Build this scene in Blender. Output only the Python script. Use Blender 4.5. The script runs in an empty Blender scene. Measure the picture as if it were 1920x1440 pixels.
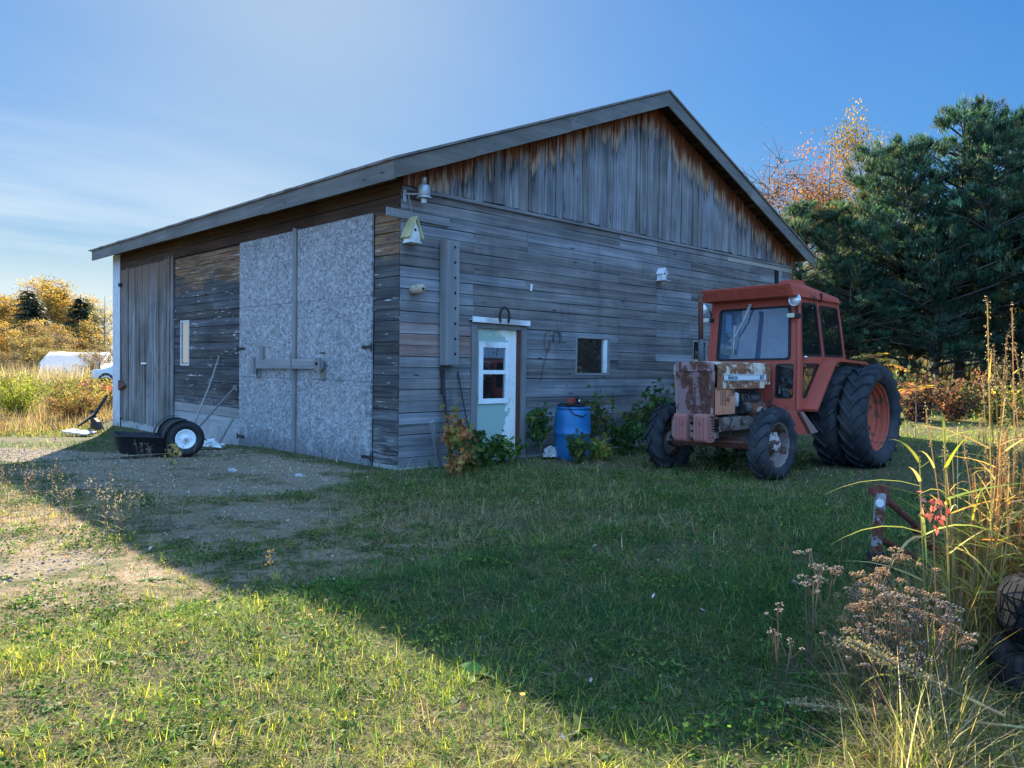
import bpy, bmesh, math, random
import numpy as np
from mathutils import Vector, Matrix, Euler
PI = math.pi
rad = math.radians
rng = np.random.default_rng(7)
random.seed(7)
SC = bpy.context.scene
COL = SC.collection

# ------------------------------------------------------------------ helpers
class MB:
    """collects simple solids and links them as one mesh object"""
    def __init__(s):
        s.v, s.f, s.mi, s.r, s.sm = [], [], [], [], []
        s.m = Matrix.Identity(4); s.mat = 0; s.rnd = 0.0; s.smooth = False
    def add(s, vs, fs):
        b = len(s.v)
        for p in vs:
            q = s.m @ Vector(p)
            s.v.append((q.x, q.y, q.z)); s.r.append(s.rnd)
        for f in fs:
            s.f.append(tuple(b + i for i in f)); s.mi.append(s.mat); s.sm.append(s.smooth)
    def box(s, a, b, jit=0.0):
        x0, y0, z0 = a; x1, y1, z1 = b
        vs = [(x0,y0,z0),(x1,y0,z0),(x1,y1,z0),(x0,y1,z0),(x0,y0,z1),(x1,y0,z1),(x1,y1,z1),(x0,y1,z1)]
        if jit: vs = [tuple(c + random.uniform(-jit, jit) for c in p) for p in vs]
        s.add(vs, [(0,3,2,1),(4,5,6,7),(0,1,5,4),(1,2,6,5),(2,3,7,6),(3,0,4,7)])
    def cbox(s, c, size, rot=(0,0,0), bev=0.0):
        m0 = s.m; s.m = m0 @ Matrix.Translation(c) @ Euler(rot).to_matrix().to_4x4()
        h = [k/2 for k in size]
        if bev > 0:
            s.bbox(h, bev)
        else:
            s.box((-h[0],-h[1],-h[2]), (h[0],h[1],h[2]))
        s.m = m0
    def bbox(s, h, b):
        bm = bmesh.new(); bmesh.ops.create_cube(bm, size=1)
        for v in bm.verts: v.co = Vector((v.co.x*2*h[0], v.co.y*2*h[1], v.co.z*2*h[2]))
        bmesh.ops.bevel(bm, geom=bm.edges[:], offset=b, segments=2, affect='EDGES')
        bm.verts.index_update()
        s.add([v.co[:] for v in bm.verts], [[v.index for v in f.verts] for f in bm.faces]); bm.free()
    def prism(s, poly, d0, d1, fn):
        """poly of (u,v) extruded from d0 to d1; fn(u,v,d)->xyz"""
        n = len(poly)
        vs = [fn(u, v, d0) for u, v in poly] + [fn(u, v, d1) for u, v in poly]
        fs = [tuple(range(n))[::-1], tuple(range(n, 2*n))]
        fs += [(i, (i+1) % n, n + (i+1) % n, n + i) for i in range(n)]
        s.add(vs, fs)
    def lathe(s, prof, n=24, closed=False, cap=True):
        """prof [(r, h)] about local Z"""
        vs = []
        for k in range(n):
            a = 2*PI*k/n
            vs += [(r*math.cos(a), r*math.sin(a), h) for r, h in prof]
        L = len(prof); fs = []
        rngL = L if closed else L-1
        for k in range(n):
            k2 = (k+1) % n
            for i in range(rngL):
                j = (i+1) % L
                fs.append((k*L+i, k2*L+i, k2*L+j, k*L+j))
        if cap and not closed:
            if prof[0][0] > 1e-4: fs.append(tuple(k*L for k in range(n))[::-1])
            if prof[-1][0] > 1e-4: fs.append(tuple(k*L+L-1 for k in range(n)))
        s.add(vs, fs)
    def tube(s, pts, radii, n=8, cap=True):
        pts = [Vector(p) for p in pts]
        if not hasattr(radii, '__len__'): radii = [radii]*len(pts)
        vs, fs = [], []
        ref = None
        for i, p in enumerate(pts):
            d = (pts[min(i+1, len(pts)-1)] - pts[max(i-1, 0)]).normalized()
            if ref is None:
                ref = d.orthogonal().normalized()
            ref = (ref - d*ref.dot(d)).normalized()
            o = d.cross(ref)
            for k in range(n):
                a = 2*PI*k/n
                vs.append((p + (ref*math.cos(a) + o*math.sin(a))*radii[i])[:])
        for i in range(len(pts)-1):
            for k in range(n):
                k2 = (k+1) % n
                fs.append((i*n+k, i*n+k2, (i+1)*n+k2, (i+1)*n+k))
        if cap:
            fs.append(tuple(range(n))[::-1]); b = (len(pts)-1)*n; fs.append(tuple(b+k for k in range(n)))
        s.add(vs, fs)
    def cyl(s, a, b, r, n=16, r2=None):
        s.tube([a, b], [r, r if r2 is None else r2], n)
    def ball(s, c, r, seg=12, ring=8, scale=(1,1,1)):
        prof = [(max(1e-5, math.sin(PI*i/ring))*r, -math.cos(PI*i/ring)*r) for i in range(ring+1)]
        m0 = s.m; s.m = m0 @ Matrix.Translation(c) @ Matrix.Diagonal((*scale, 1))
        s.lathe(prof, seg, cap=False); s.m = m0
    def build(s, name, mats, parent=None, bevel=0.0, auto=False):
        me = bpy.data.meshes.new(name)
        me.from_pydata(s.v, [], s.f)
        if not isinstance(mats, (list, tuple)): mats = [mats]
        for m in mats: me.materials.append(m)
        me.polygons.foreach_set('material_index', s.mi)
        me.polygons.foreach_set('use_smooth', s.sm)
        at = me.attributes.new('rnd', 'FLOAT', 'POINT'); at.data.foreach_set('value', s.r)
        bm = bmesh.new(); bm.from_mesh(me); bmesh.ops.recalc_face_normals(bm, faces=bm.faces[:]); bm.to_mesh(me); bm.free()
        me.update()
        o = bpy.data.objects.new(name, me); COL.objects.link(o)
        if parent: o.parent = parent
        if bevel:
            b = o.modifiers.new('Bevel', 'BEVEL'); b.width = bevel; b.segments = 2; b.limit_method = 'ANGLE'
        return o

def tag(o, label=None, cat=None, group=None, kind=None):
    if label: o['label'] = label
    if cat: o['category'] = cat
    if group: o['group'] = group
    if kind: o['kind'] = kind
    return o
def thing(name, label, cat, loc=(0,0,0), rot=(0,0,0), group=None):
    o = bpy.data.objects.new(name, None); COL.objects.link(o)
    o.location = loc; o.rotation_euler = rot; o.empty_display_size = .2
    return tag(o, label, cat, group)

def npmesh(name, V, quads=None, tris=None, mats=None, col=None, parent=None, qm=None, tm=None, smooth=False):
    me = bpy.data.meshes.new(name)
    V = np.asarray(V, np.float32)
    me.vertices.add(len(V)); me.vertices.foreach_set('co', V.ravel())
    idx, starts, p = [], [], 0
    for F, k in ((quads, 4), (tris, 3)):
        if F is not None and len(F):
            F = np.asarray(F, np.int32); idx.append(F.ravel()); starts.append(p + np.arange(len(F))*k); p += F.size
    idx = np.concatenate(idx); starts = np.concatenate(starts)
    me.loops.add(len(idx)); me.loops.foreach_set('vertex_index', idx.astype(np.int32))
    me.polygons.add(len(starts)); me.polygons.foreach_set('loop_start', starts.astype(np.int32))
    if not isinstance(mats, (list, tuple)): mats = [mats]
    for m in mats: me.materials.append(m)
    if smooth: me.polygons.foreach_set('use_smooth', np.ones(len(starts), bool))
    me.update(calc_edges=True)
    if col is not None:
        c = np.ones((len(V), 4), np.float32); c[:, :3] = col
        at = me.attributes.new('col', 'FLOAT_COLOR', 'POINT'); at.data.foreach_set('color', c.ravel())
    o = bpy.data.objects.new(name, me); COL.objects.link(o)
    if parent: o.parent = parent
    return o

class Veg:
    """vectorised plant geometry"""
    def __init__(s): s.V, s.Q, s.C, s.n = [], [], [], 0
    def put(s, V, Q, C):
        s.V.append(V.reshape(-1, 3)); s.Q.append(Q + s.n); s.C.append(C.reshape(-1, 3)); s.n += len(s.V[-1])
    def ribbons(s, base, d, L, w, droop, col, segs=3, tipcol=None, flat=None, pw=1.6):
        base = np.asarray(base, float); N = len(base)
        d = np.asarray(d, float); L = np.broadcast_to(np.asarray(L, float), (N,)); w = np.broadcast_to(np.asarray(w, float), (N,))
        droop = np.broadcast_to(np.asarray(droop, float), (N,)); col = np.broadcast_to(np.asarray(col, float), (N, 3))
        d = d/np.linalg.norm(d, axis=1, keepdims=True)
        side = np.cross(d, np.array([0, 0, 1.])); sn = np.linalg.norm(side, axis=1, keepdims=True)
        a = rng.uniform(0, 2*PI, N); rs = np.stack([np.cos(a), np.sin(a), 0*a], 1)
        side = np.where(sn > .25, side/np.maximum(sn, 1e-6), rs)
        if flat is not None:
            tw = rng.uniform(-flat, flat, N)[:, None]
            side = side*np.cos(tw) + np.cross(d, side)*np.sin(tw)
        V = np.zeros((N, segs+1, 2, 3)); C = np.zeros((N, segs+1, 2, 3))
        for i in range(segs+1):
            t = i/segs
            c = base + d*(L*t)[:, None]; c[:, 2] -= droop*L*t*t
            hw = (w*max(.04, 1-t**pw)*.5)[:, None]
            V[:, i, 0] = c - side*hw; V[:, i, 1] = c + side*hw
            cc = col if tipcol is None else col*(1-t)+tipcol*t
            C[:, i, :] = cc[:, None, :]
        k = (np.arange(N)*(segs+1)*2)[:, None]
        Q = [np.concatenate([k+2*i, k+2*i+1, k+2*i+3, k+2*i+2], 1) for i in range(segs)]
        s.put(V, np.concatenate(Q), C)
    def leaves(s, pos, ax, nrm, L, w, col):
        """kite leaves: stem end at pos, axis ax, normal nrm"""
        N = len(pos); ax = ax/np.linalg.norm(ax, axis=1, keepdims=True)
        sd = np.cross(ax, nrm); sd /= np.maximum(np.linalg.norm(sd, axis=1, keepdims=True), 1e-6)
        up = np.cross(sd, ax)
        L = np.broadcast_to(np.asarray(L, float), (N,))[:, None]; w = np.broadcast_to(np.asarray(w, float), (N,))[:, None]
        col = np.broadcast_to(np.asarray(col, float), (N, 3))
        V = np.stack([pos, pos+ax*L*.45-sd*w*.5+up*L*.06, pos+ax*L, pos+ax*L*.45+sd*w*.5+up*L*.06], 1)
        Q = (np.arange(N)*4)[:, None] + np.arange(4)[None]
        s.put(V, Q, np.repeat(col[:, None], 4, 1))
    def lobed(s, pos, ax, nrm, L, w, col):
        """maple-like leaf: three kites"""
        ax = ax/np.linalg.norm(ax, axis=1, keepdims=True)
        sd = np.cross(ax, nrm); sd /= np.maximum(np.linalg.norm(sd, axis=1, keepdims=True), 1e-6)
        for a, k in ((0, 1.), (.85, .8), (-.85, .8)):
            s.leaves(pos, ax*math.cos(a)+sd*math.sin(a), nrm, L*k, w*.62, col)
    def cards(s, pos, size, col, asp=.7):
        """randomly turned leaf faces"""
        N = len(pos)
        a = rng.normal(size=(N, 3)); n = rng.normal(size=(N, 3))
        s.leaves(np.asarray(pos, float), a, n, size, np.asarray(size)*asp, col)
    def stems(s, P0, P1, r0, r1, col):
        P0 = np.asarray(P0, float); P1 = np.asarray(P1, float); N = len(P0)
        d = P1-P0; d /= np.maximum(np.linalg.norm(d, axis=1, keepdims=True), 1e-6)
        ref = np.where(np.abs(d[:, 2:3]) > .9, np.array([[1., 0, 0]]), np.array([[0, 0, 1.]]))
        u = np.cross(d, ref); u /= np.linalg.norm(u, axis=1, keepdims=True); v = np.cross(d, u)
        r0 = np.broadcast_to(np.asarray(r0, float), (N,))[:, None]; r1 = np.broadcast_to(np.asarray(r1, float), (N,))[:, None]
        V = np.zeros((N, 2, 4, 3))
        for k in range(4):
            o = u*math.cos(k*PI/2)+v*math.sin(k*PI/2)
            V[:, 0, k] = P0+o*r0; V[:, 1, k] = P1+o*r1
        b = (np.arange(N)*8)[:, None]
        Q = np.concatenate([b+np.array([[k, (k+1) % 4, 4+(k+1) % 4, 4+k]]) for k in range(4)])
        C = np.repeat(np.broadcast_to(np.asarray(col, float), (N, 3))[:, None], 8, 1)
        s.put(V, Q, C)
    def blobs(s, pos, r, col):
        pos = np.asarray(pos, float); N = len(pos); r = np.broadcast_to(np.asarray(r, float), (N,))
        o = np.array([[1,0,0],[0,1,0],[-1,0,0],[0,-1,0],[0,0,1],[0,0,-1.]])
        V = pos[:, None]+o[None]*r[:, None, None]
        b = (np.arange(N)*6)[:, None]
        Q = np.concatenate([b+np.array([[k, (k+1) % 4, 4, 4]]) for k in range(4)]+[b+np.array([[(k+1) % 4, k, 5, 5]]) for k in range(4)])
        s.put(V, Q, np.repeat(np.broadcast_to(np.asarray(col, float), (N, 3))[:, None], 6, 1))
    def build(s, name, mat, parent=None, smooth=False):
        V = np.concatenate(s.V); Q = np.concatenate(s.Q); C = np.concatenate(s.C)
        t = Q[:, 2] == Q[:, 3]
        return npmesh(name, V, Q[~t], Q[t][:, :3], mat, C, parent, smooth=smooth)

def A(*x): return np.array(x, float)
def jitcol(base, n, v=.25, hue=.08):
    c = np.asarray(base, float)[None]*np.exp(rng.normal(0, v, (n, 1)))*np.exp(rng.normal(0, hue, (n, 3)))
    return np.clip(c, .003, .9)
def pick(cols, n, v=.22, p=None):
    c = np.asarray(cols, float)[rng.choice(len(cols), n, p=p)]
    return np.clip(c*np.exp(rng.normal(0, v, (n, 1)))*np.exp(rng.normal(0, .07, (n, 3))), .003, .9)
_ph = rng.uniform(0, 6.28, (8, 2)); _dr = rng.uniform(0, 6.28, 8)
def vnoise(x, y, s):
    """smooth patch field, about -1..1"""
    r = 0
    for k in range(8):
        f = s*(.6+.22*k)
        r = r+np.sin((x*math.cos(_dr[k])+y*math.sin(_dr[k]))*f+_ph[k, 0]+1.3*np.sin((x*math.sin(_dr[k])-y*math.cos(_dr[k]))*f*.7+_ph[k, 1]))
    return r/4.0
def sstep(a, b, x):
    t = np.clip((x-a)/(b-a), 0, 1); return t*t*(3-2*t)

# ------------------------------------------------------------------ node helper
class NT:
    def __init__(s, tree): s.t = tree; s.t.nodes.clear()
    def __call__(s, typ, out=0, **kw):
        n = s.t.nodes.new('ShaderNode'+typ)
        for k, v in kw.items():
            if k.startswith('i') and k[1:].isdigit(): sock = n.inputs[int(k[1:])]
            elif k.replace('_', ' ') in n.inputs: sock = n.inputs[k.replace('_', ' ')]
            else: setattr(n, k, v); continue
            if isinstance(v, bpy.types.NodeSocket): s.t.links.new(v, sock)
            else: sock.default_value = v
        return n.outputs[out]
    def math(s, op, a, b=0.0, clamp=False): return s('Math', operation=op, i0=a, i1=b, use_clamp=clamp)
    def mix(s, f, a, b, mode='MIX'):
        c = lambda v: (*v, 1) if isinstance(v, tuple) and len(v) == 3 else v
        return s('MixRGB', blend_type=mode, Fac=f, Color1=c(a), Color2=c(b))
    def ramp(s, f, stops, interp='LINEAR'):
        n = s.t.nodes.new('ShaderNodeValToRGB'); s.t.links.new(f, n.inputs[0]); n.color_ramp.interpolation = interp
        e = n.color_ramp.elements
        while len(e) < len(stops): e.new(.5)
        for k, (p, c) in enumerate(stops):
            e[k].position = p; e[k].color = (c, c, c, 1) if not hasattr(c, '__len__') else (*c, 1)
        return n.outputs[0]
    def step(s, x, a, b):
        return s('MapRange', interpolation_type='SMOOTHSTEP', Value=x, From_Min=a, From_Max=b)
    def coords(s, scale=(1,1,1), off=None, which='Object'):
        n = s.t.nodes.new('ShaderNodeTexCoord').outputs[which]
        if off is not None: n = s('VectorMath', operation='ADD', i0=n, i1=off)
        return s('Mapping', Vector=n, Scale=scale)
    def noise(s, vec, scale=1., detail=4., rough=.55, out=0):
        return s('TexNoise', out, Vector=vec, Scale=scale, Detail=detail, Roughness=rough)
    def rndvec(s, k=37.):
        r = s('Attribute', 2, attribute_name='rnd')
        return s('CombineXYZ', X=s.math('MULTIPLY', r, k), Y=s.math('MULTIPLY', r, k*1.7), Z=s.math('MULTIPLY', r, k*.6)), r
    def out(s, shader):
        o = s.t.nodes.new('ShaderNodeOutputMaterial'); s.t.links.new(shader, o.inputs['Surface'])
    def bsdf(s, **kw): return s('BsdfPrincipled', **kw)
    def bump(s, h, strength=.3, dist=.01): return s('Bump', Strength=strength, Distance=dist, Height=h)

def newmat(name):
    m = bpy.data.materials.new(name); m.use_nodes = True
    return m, NT(m.node_tree)

W, L, H, E, OV, OY, OY2 = 11.30, 11.63, 6.45, 4.08, .39, .385, .35
SLOPE = (H-E)/(W/2+OV)
ZG = 3.895

def wood(name, grain='x', light=(.30,.285,.265), dark=(.075,.07,.066), stain=None, contrast=(.32,.72), bumpk=.5):
    m, n = newmat(name)
    off, r = n.rndvec()
    sc = {'x': (.9, 30, 30), 'y': (30, .9, 30), 'z': (30, 30, .9)}[grain]
    v = n.coords(sc, off)
    g1 = n.noise(v, 1., 7, .62)
    sc2 = {'x': (.35, 3.5, 5), 'y': (3.5, .35, 5), 'z': (5, 5, .45)}[grain]
    g2 = n.noise(n.coords(sc2, off), 1., 5, .6)
    g3 = n.noise(n.coords((1.1,1.1,1.1)), 1., 4, .6)
    f = n.math('ADD', n.math('MULTIPLY', g1, .5), n.math('MULTIPLY', g2, .5))
    f = n.math('ADD', f, n.math('MULTIPLY', n.math('SUBTRACT', r, .5), .11))
    f = n.math('ADD', f, n.math('MULTIPLY', n.math('SUBTRACT', g3, .5), .35))
    mid = tuple((a*.42+b*.58) for a, b in zip(light, dark))
    c = n.ramp(f, [(contrast[0], dark), ((contrast[0]+contrast[1])/2, mid), (contrast[1], light)])
    hue = n.ramp(r, [(0., (1.08,1.,.92)), (.5, (1,1,1)), (1., (.95,1.,1.06))])
    c = n.mix(1., c, hue, 'MULTIPLY')
    # knots and nail streaks
    kv = n('TexVoronoi', 0, Vector=n.coords({'x': (1.3,1.3,7), 'y': (1.3,1.3,7), 'z': (6,6,1.)}[grain], off), Scale=1.)
    c = n.mix(n.step(kv, .11, .03), c, tuple(k*.35 for k in dark))
    if stain: c = stain(n, c, g1, g2)
    h = n.math('ADD', n.math('MULTIPLY', g1, .7), n.math('MULTIPLY', g2, .5))
    n.out(n.bsdf(Base_Color=c, Roughness=.88, Specular_IOR_Level=.18, Normal=n.bump(h, bumpk, .012)))
    return m

def simple(name, col, rough=.6, metal=0., var=.25, scale=6., dirt=None, spec=.4, bump=.1):
    m, n = newmat(name)
    v = n.coords((1,1,1))
    a = n.noise(v, scale, 6, .62); b = n.noise(v, scale*.22, 4)
    f = n.math('ADD', n.math('MULTIPLY', a, .6), n.math('MULTIPLY', b, .4))
    lo = tuple(max(0, k*(1-var*1.6)) for k in col); hi = tuple(min(1, k*(1+var)) for k in col)
    c = n.ramp(f, [(.3, lo), (.52, col), (.72, hi)])
    if dirt: c = n.mix(n.step(b, .5, .68), c, dirt)
    ro = n.math('ADD', n.math('MULTIPLY', a, .25), rough-.12)
    n.out(n.bsdf(Base_Color=c, Roughness=ro, Metallic=metal, Specular_IOR_Level=spec, Normal=n.bump(a, bump, .004)))
    return m

def paint_rust(name, paint, rust=(.16,.055,.025), amount=.5, scale=5., dark=(.05,.022,.015), rough=.6, stretch=(1,1,1)):
    m, n = newmat(name)
    v = n.coords(stretch)
    a = n.noise(v, scale, 9, .68); b = n.noise(v, scale*5, 5, .6); lg = n.noise(v, scale*.25, 3)
    pc = n.mix(n.math('MULTIPLY', b, .7), tuple(k*1.12 for k in paint), tuple(k*.72 for k in paint))
    pc = n.mix(n.math('MULTIPLY', lg, .5), pc, tuple(min(1, k*1.25+.04) for k in paint))
    rc = n.ramp(b, [(.3, dark), (.55, rust), (.75, tuple(k*1.7 for k in rust))])
    f = n.math('ADD', a, n.math('MULTIPLY', n.math('SUBTRACT', lg, .5), .6))
    f = n.math('ADD', f, n.math('MULTIPLY', n.math('SUBTRACT', b, .5), .12))
    th = 1-amount
    fac = n.step(f, th-.03, th+.03)
    c = n.mix(fac, pc, rc)
    n.out(n.bsdf(Base_Color=c, Roughness=n.math('ADD', n.math('MULTIPLY', fac, .25), rough), Specular_IOR_Level=.3, Normal=n.bump(n.math('ADD', b, n.math('MULTIPLY', fac, -.6)), .25, .003)))
    return m

def leafmat(name, transl=.45, rough=.6, spec=.08):
    m, n = newmat(name)
    c = n('Attribute', 0, attribute_name='col')
    p = n.bsdf(Base_Color=c, Roughness=rough, Specular_IOR_Level=spec)
    t = n('BsdfTranslucent', Color=n.mix(1., c, (1.25,1.2,.75), 'MULTIPLY'))
    n.out(n('MixShader', Fac=transl, i1=p, i2=t))
    return m

# ------------------------------------------------------------------ camera, sun, sky
CAM = Vector((-6.3332, -8.7017, 1.4516))
cr, cu, cf = Vector((.71624,-.697729,.0131853)), Vector((.00721158,.02629334,.99962826)), Vector((.6978165,.71587893,-.02386408))
cam = bpy.data.cameras.new('camera'); co = bpy.data.objects.new('camera', cam); COL.objects.link(co)
M = Matrix.Identity(4)
for i, a in enumerate((cr, cu, -cf)):
    for j in range(3): M[j][i] = a[j]
M.translation = CAM
co.matrix_world = M
cam.sensor_width = 36; cam.lens = 36*1467.85/1920; cam.clip_end = 3000; cam.clip_start = .05
SC.camera = co
def C(px, d):
    """ground position seen in image column px (of 1920) at depth d"""
    k = (px-960)/1467.85*d
    return CAM.x+d*.698+k*.716, CAM.y+d*.716-k*.698

KX, KY = .93, 1.66
sdir = Vector((KX, KY, 1)).normalized()          # towards the sun
EL = math.asin(sdir.z); AZ = math.atan2(sdir.x, sdir.y)
sun = bpy.data.lights.new('sun', 'SUN'); so = bpy.data.objects.new('sun', sun); COL.objects.link(so)
sun.energy = 5.0; sun.angle = rad(.55); sun.color = (1., .92, .74)
so.rotation_euler = sdir.to_track_quat('Z', 'Y').to_euler(); so.location = (0, 0, 30)

SKY_G, SKY_K, SKY_S = .555, .24, 1.30
wd = bpy.data.worlds.new('World'); SC.world = wd; wd.use_nodes = True
n = NT(wd.node_tree)
sky = n.t.nodes.new('ShaderNodeTexSky'); sky.sky_type = 'NISHITA'; sky.sun_disc = False
sky.sun_elevation = EL; sky.sun_rotation = AZ; sky.air_density = 1.0; sky.dust_density = .45; sky.ozone_density = 3.0; sky.altitude = 200
gen = n.t.nodes.new('ShaderNodeTexCoord').outputs['Generated']
sep = n.t.nodes.new('ShaderNodeSeparateXYZ'); n.t.links.new(gen, sep.inputs[0])
zz = n.math('ADD', n.math('MAXIMUM', sep.outputs[2], 0.), .09)
pv = n('CombineXYZ', X=n.math('DIVIDE', sep.outputs[0], zz), Y=n.math('DIVIDE', sep.outputs[1], zz), Z=0.)
rot = n('Mapping', Vector=pv, Rotation=(0, 0, rad(35)), Scale=(.22, .75, 1))
c1 = n.noise(rot, 1.1, 7, .55); c2 = n.noise(pv, .35, 5, .5)
cl = n.math('MULTIPLY', n.step(n.math('ADD', n.math('MULTIPLY', c1, .6), n.math('MULTIPLY', c2, .5)), .46, .74), .62)
low = n.step(sep.outputs[2], .42, .06)
# cloud bands sit mostly towards the left of the view
left = n.step(n('VectorMath', 1, operation='DOT_PRODUCT', i0=gen, i1=(-.35, .93, 0)), .35, .95)
cl = n.math('MULTIPLY', cl, n.math('ADD', n.math('MULTIPLY', n.math('MULTIPLY', low, left), 1.25), .10), clamp=True)
# pale milky band just above the horizon
cl = n.math('MAXIMUM', cl, n.math('MULTIPLY', n.step(sep.outputs[2], .17, .02), n.math('ADD', n.math('MULTIPLY', left, .62), .22)))
lum = n('RGBToBW', Color=sky.outputs[0])
cmp_ = n.math('DIVIDE', SKY_G, n.math('ADD', 1., n.math('MULTIPLY', lum, SKY_K)))
skc = n('VectorMath', operation='SCALE', i0=n('HueSaturation', Saturation=SKY_S, Color=sky.outputs[0]), Scale=cmp_)
skc = n.mix(1., skc, (.76, 1.0, 1.15), 'MULTIPLY')
skc = n.mix(cl, skc, (2.75, 2.95, 3.05))
# uneven brighter blue sky added behind the camera to fill the shade
back_fill = n.step(n('VectorMath', 1, operation='DOT_PRODUCT', i0=gen, i1=(-.66, -.66, .36)), .15, .75)
back_fill = n.math('MULTIPLY', back_fill, n.step(n.noise(pv, .8, 6, .55), .30, .62))
bg = n('Background', Color=n.mix(back_fill, skc, (3.0, 6.4, 12.8)), Strength=.1)
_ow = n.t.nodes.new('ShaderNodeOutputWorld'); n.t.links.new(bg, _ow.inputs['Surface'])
SC.view_settings.view_transform = 'Standard'; SC.view_settings.look = 'None'; SC.view_settings.exposure = 1.9; SC.view_settings.gamma = 1
SC.cycles.max_bounces = 6; SC.cycles.diffuse_bounces = 3; SC.cycles.transparent_max_bounces = 8
SC.cycles.use_denoising = True

# ------------------------------------------------------------------ ground
def gh(x, y):
    x = np.asarray(x, float); y = np.asarray(y, float)
    h = .19*sstep(6.7, 8.6, x)*sstep(14, 6, y)
    h = h+.10*sstep(-4.15, -4.75, y)*sstep(3., -1., x)
    h = h-.27*sstep(3.2, 6.8, y)*sstep(.6, -.8, x)-.27*sstep(12.2, 15, y)*sstep(-1, .6, x)*sstep(30, 12, x)
    far = np.hypot(x+2, y)
    h = h+.018*vnoise(x, y, 1.1)*sstep(2., 5., np.hypot(x-3.5, y-1.5)-4)+.03*vnoise(x, y, .35)*sstep(9, 16, far)
    return h
def gravel_mask(x, y):
    """0..1: bare gravel of the drive"""
    a = sstep(1., .45, np.hypot((x+2.0)/2.6, (y-2.4)/4.6))
    b = sstep(1., .5, np.hypot((x+1.9)/1.4, (y+.1)/1.0))
    c = sstep(1.15, .3, np.abs((x+2.6)*.87+(y-6.5)*.5-.2)/1.1)*sstep(3.6, 4.6, y)*sstep(-9, -5.5, x)
    d = sstep(1., .3, np.hypot((x+5.6)/1.6, (y+2.3)/1.1))*.75
    e = sstep(1., .4, np.hypot((x+3.0)/1.5, (y+1.9)/1.3))*.5
    return np.clip(np.maximum.reduce([a*.55, b*.8, c, d*.9, e])*(1+.35*vnoise(x, y, 1.5))+.22*vnoise(x, y, 3.1)*(np.maximum.reduce([a, b, c, d, e]) > .02), 0, 1)

m, n = newmat('ground_soil'); M_GROUND = m
v = n.coords()
msk = n('Attribute', 0, attribute_name='col')
sp = n.t.nodes.new('ShaderNodeSeparateColor'); n.t.links.new(msk, sp.inputs[0])
a = n.noise(v, 3., 8, .7); b = n.noise(v, 45., 5, .7); d = n.noise(v, .5, 5, .6)
straw = n.ramp(b, [(.28, (.035,.026,.015)), (.5, (.11,.08,.042)), (.72, (.26,.20,.115))])
green = n.ramp(b, [(.3, (.02,.03,.010)), (.55, (.07,.085,.022)), (.75, (.15,.16,.05))])
turf = n.mix(n.step(n.math('ADD', a, n.math('MULTIPLY', d, .6)), .62, .95), green, straw)
peb = n('TexVoronoi', 1, Vector=v, Scale=55.); pd = n('TexVoronoi', 0, Vector=v, Scale=55.)
pebc = n.ramp(n('SeparateColor', 0, Color=peb), [(0, (.15,.105,.065)), (.5, (.29,.21,.135)), (1, (.42,.335,.24))])
pebc = n.mix(n.step(b, .4, .65), (.25,.185,.115), pebc)
gm = n.step(n.math('ADD', n.math('ADD', sp.outputs[0], n.math('MULTIPLY', n.math('SUBTRACT', a, .5), 1.1)), n.math('MULTIPLY', n.math('SUBTRACT', n.noise(v, 14., 6, .7), .5), .8)), .28, .62)
reddish = n.mix(n.math('MULTIPLY', sp.outputs[1], n.step(a, .4, .6)), turf, n.ramp(b, [(.3, (.16,.095,.055)), (.55, (.33,.23,.14)), (.75, (.50,.38,.25))]))
c = n.mix(gm, reddish, pebc)
bh = n.math('ADD', n.math('MULTIPLY', b, .5), n.math('MULTIPLY', n.math('MULTIPLY', pd, gm), 1.2))
n.out(n.bsdf(Base_Color=c, Roughness=.95, Specular_IOR_Level=.1, Normal=n.bump(bh, .7, .02)))

def axis_pts(lo, hi, fine0, fine1, step):
    mid = np.arange(fine0, fine1+1e-6, step)
    g = np.geomspace(1, 1+hi-fine1, 34)-1+fine1
    g2 = fine0-(np.geomspace(1, 1+fine0-lo, 34)-1)
    return np.concatenate([g2[::-1][:-1], mid, g[1:]])
gx = axis_pts(-900, 900, -11, 16, .25); gy = axis_pts(-900, 900, -12, 18, .25)
GX, GY = np.meshgrid(gx, gy, indexing='ij')
GZ = gh(GX, GY)
inside = (GX > .15) & (GX < W-.15) & (GY > .15) & (GY < L-.15)
GZ = np.where(inside, -.12, GZ)
nx, ny = len(gx), len(gy)
ii, jj = np.meshgrid(np.arange(nx-1), np.arange(ny-1), indexing='ij')
k = (ii*ny+jj).ravel()
GC = np.zeros((nx*ny, 3)); GC[:, 0] = gravel_mask(GX, GY).ravel()
GC[:, 1] = (sstep(-.8, -2.8, GX)*sstep(-4.8, -3.6, GY)*sstep(3.4, .6, GY)).ravel()
g = npmesh('ground', np.stack([GX, GY, GZ], -1).reshape(-1, 3), np.stack([k, k+ny, k+ny+1, k+1], 1), None, M_GROUND, GC, smooth=True)
g['kind'] = 'structure'

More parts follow.
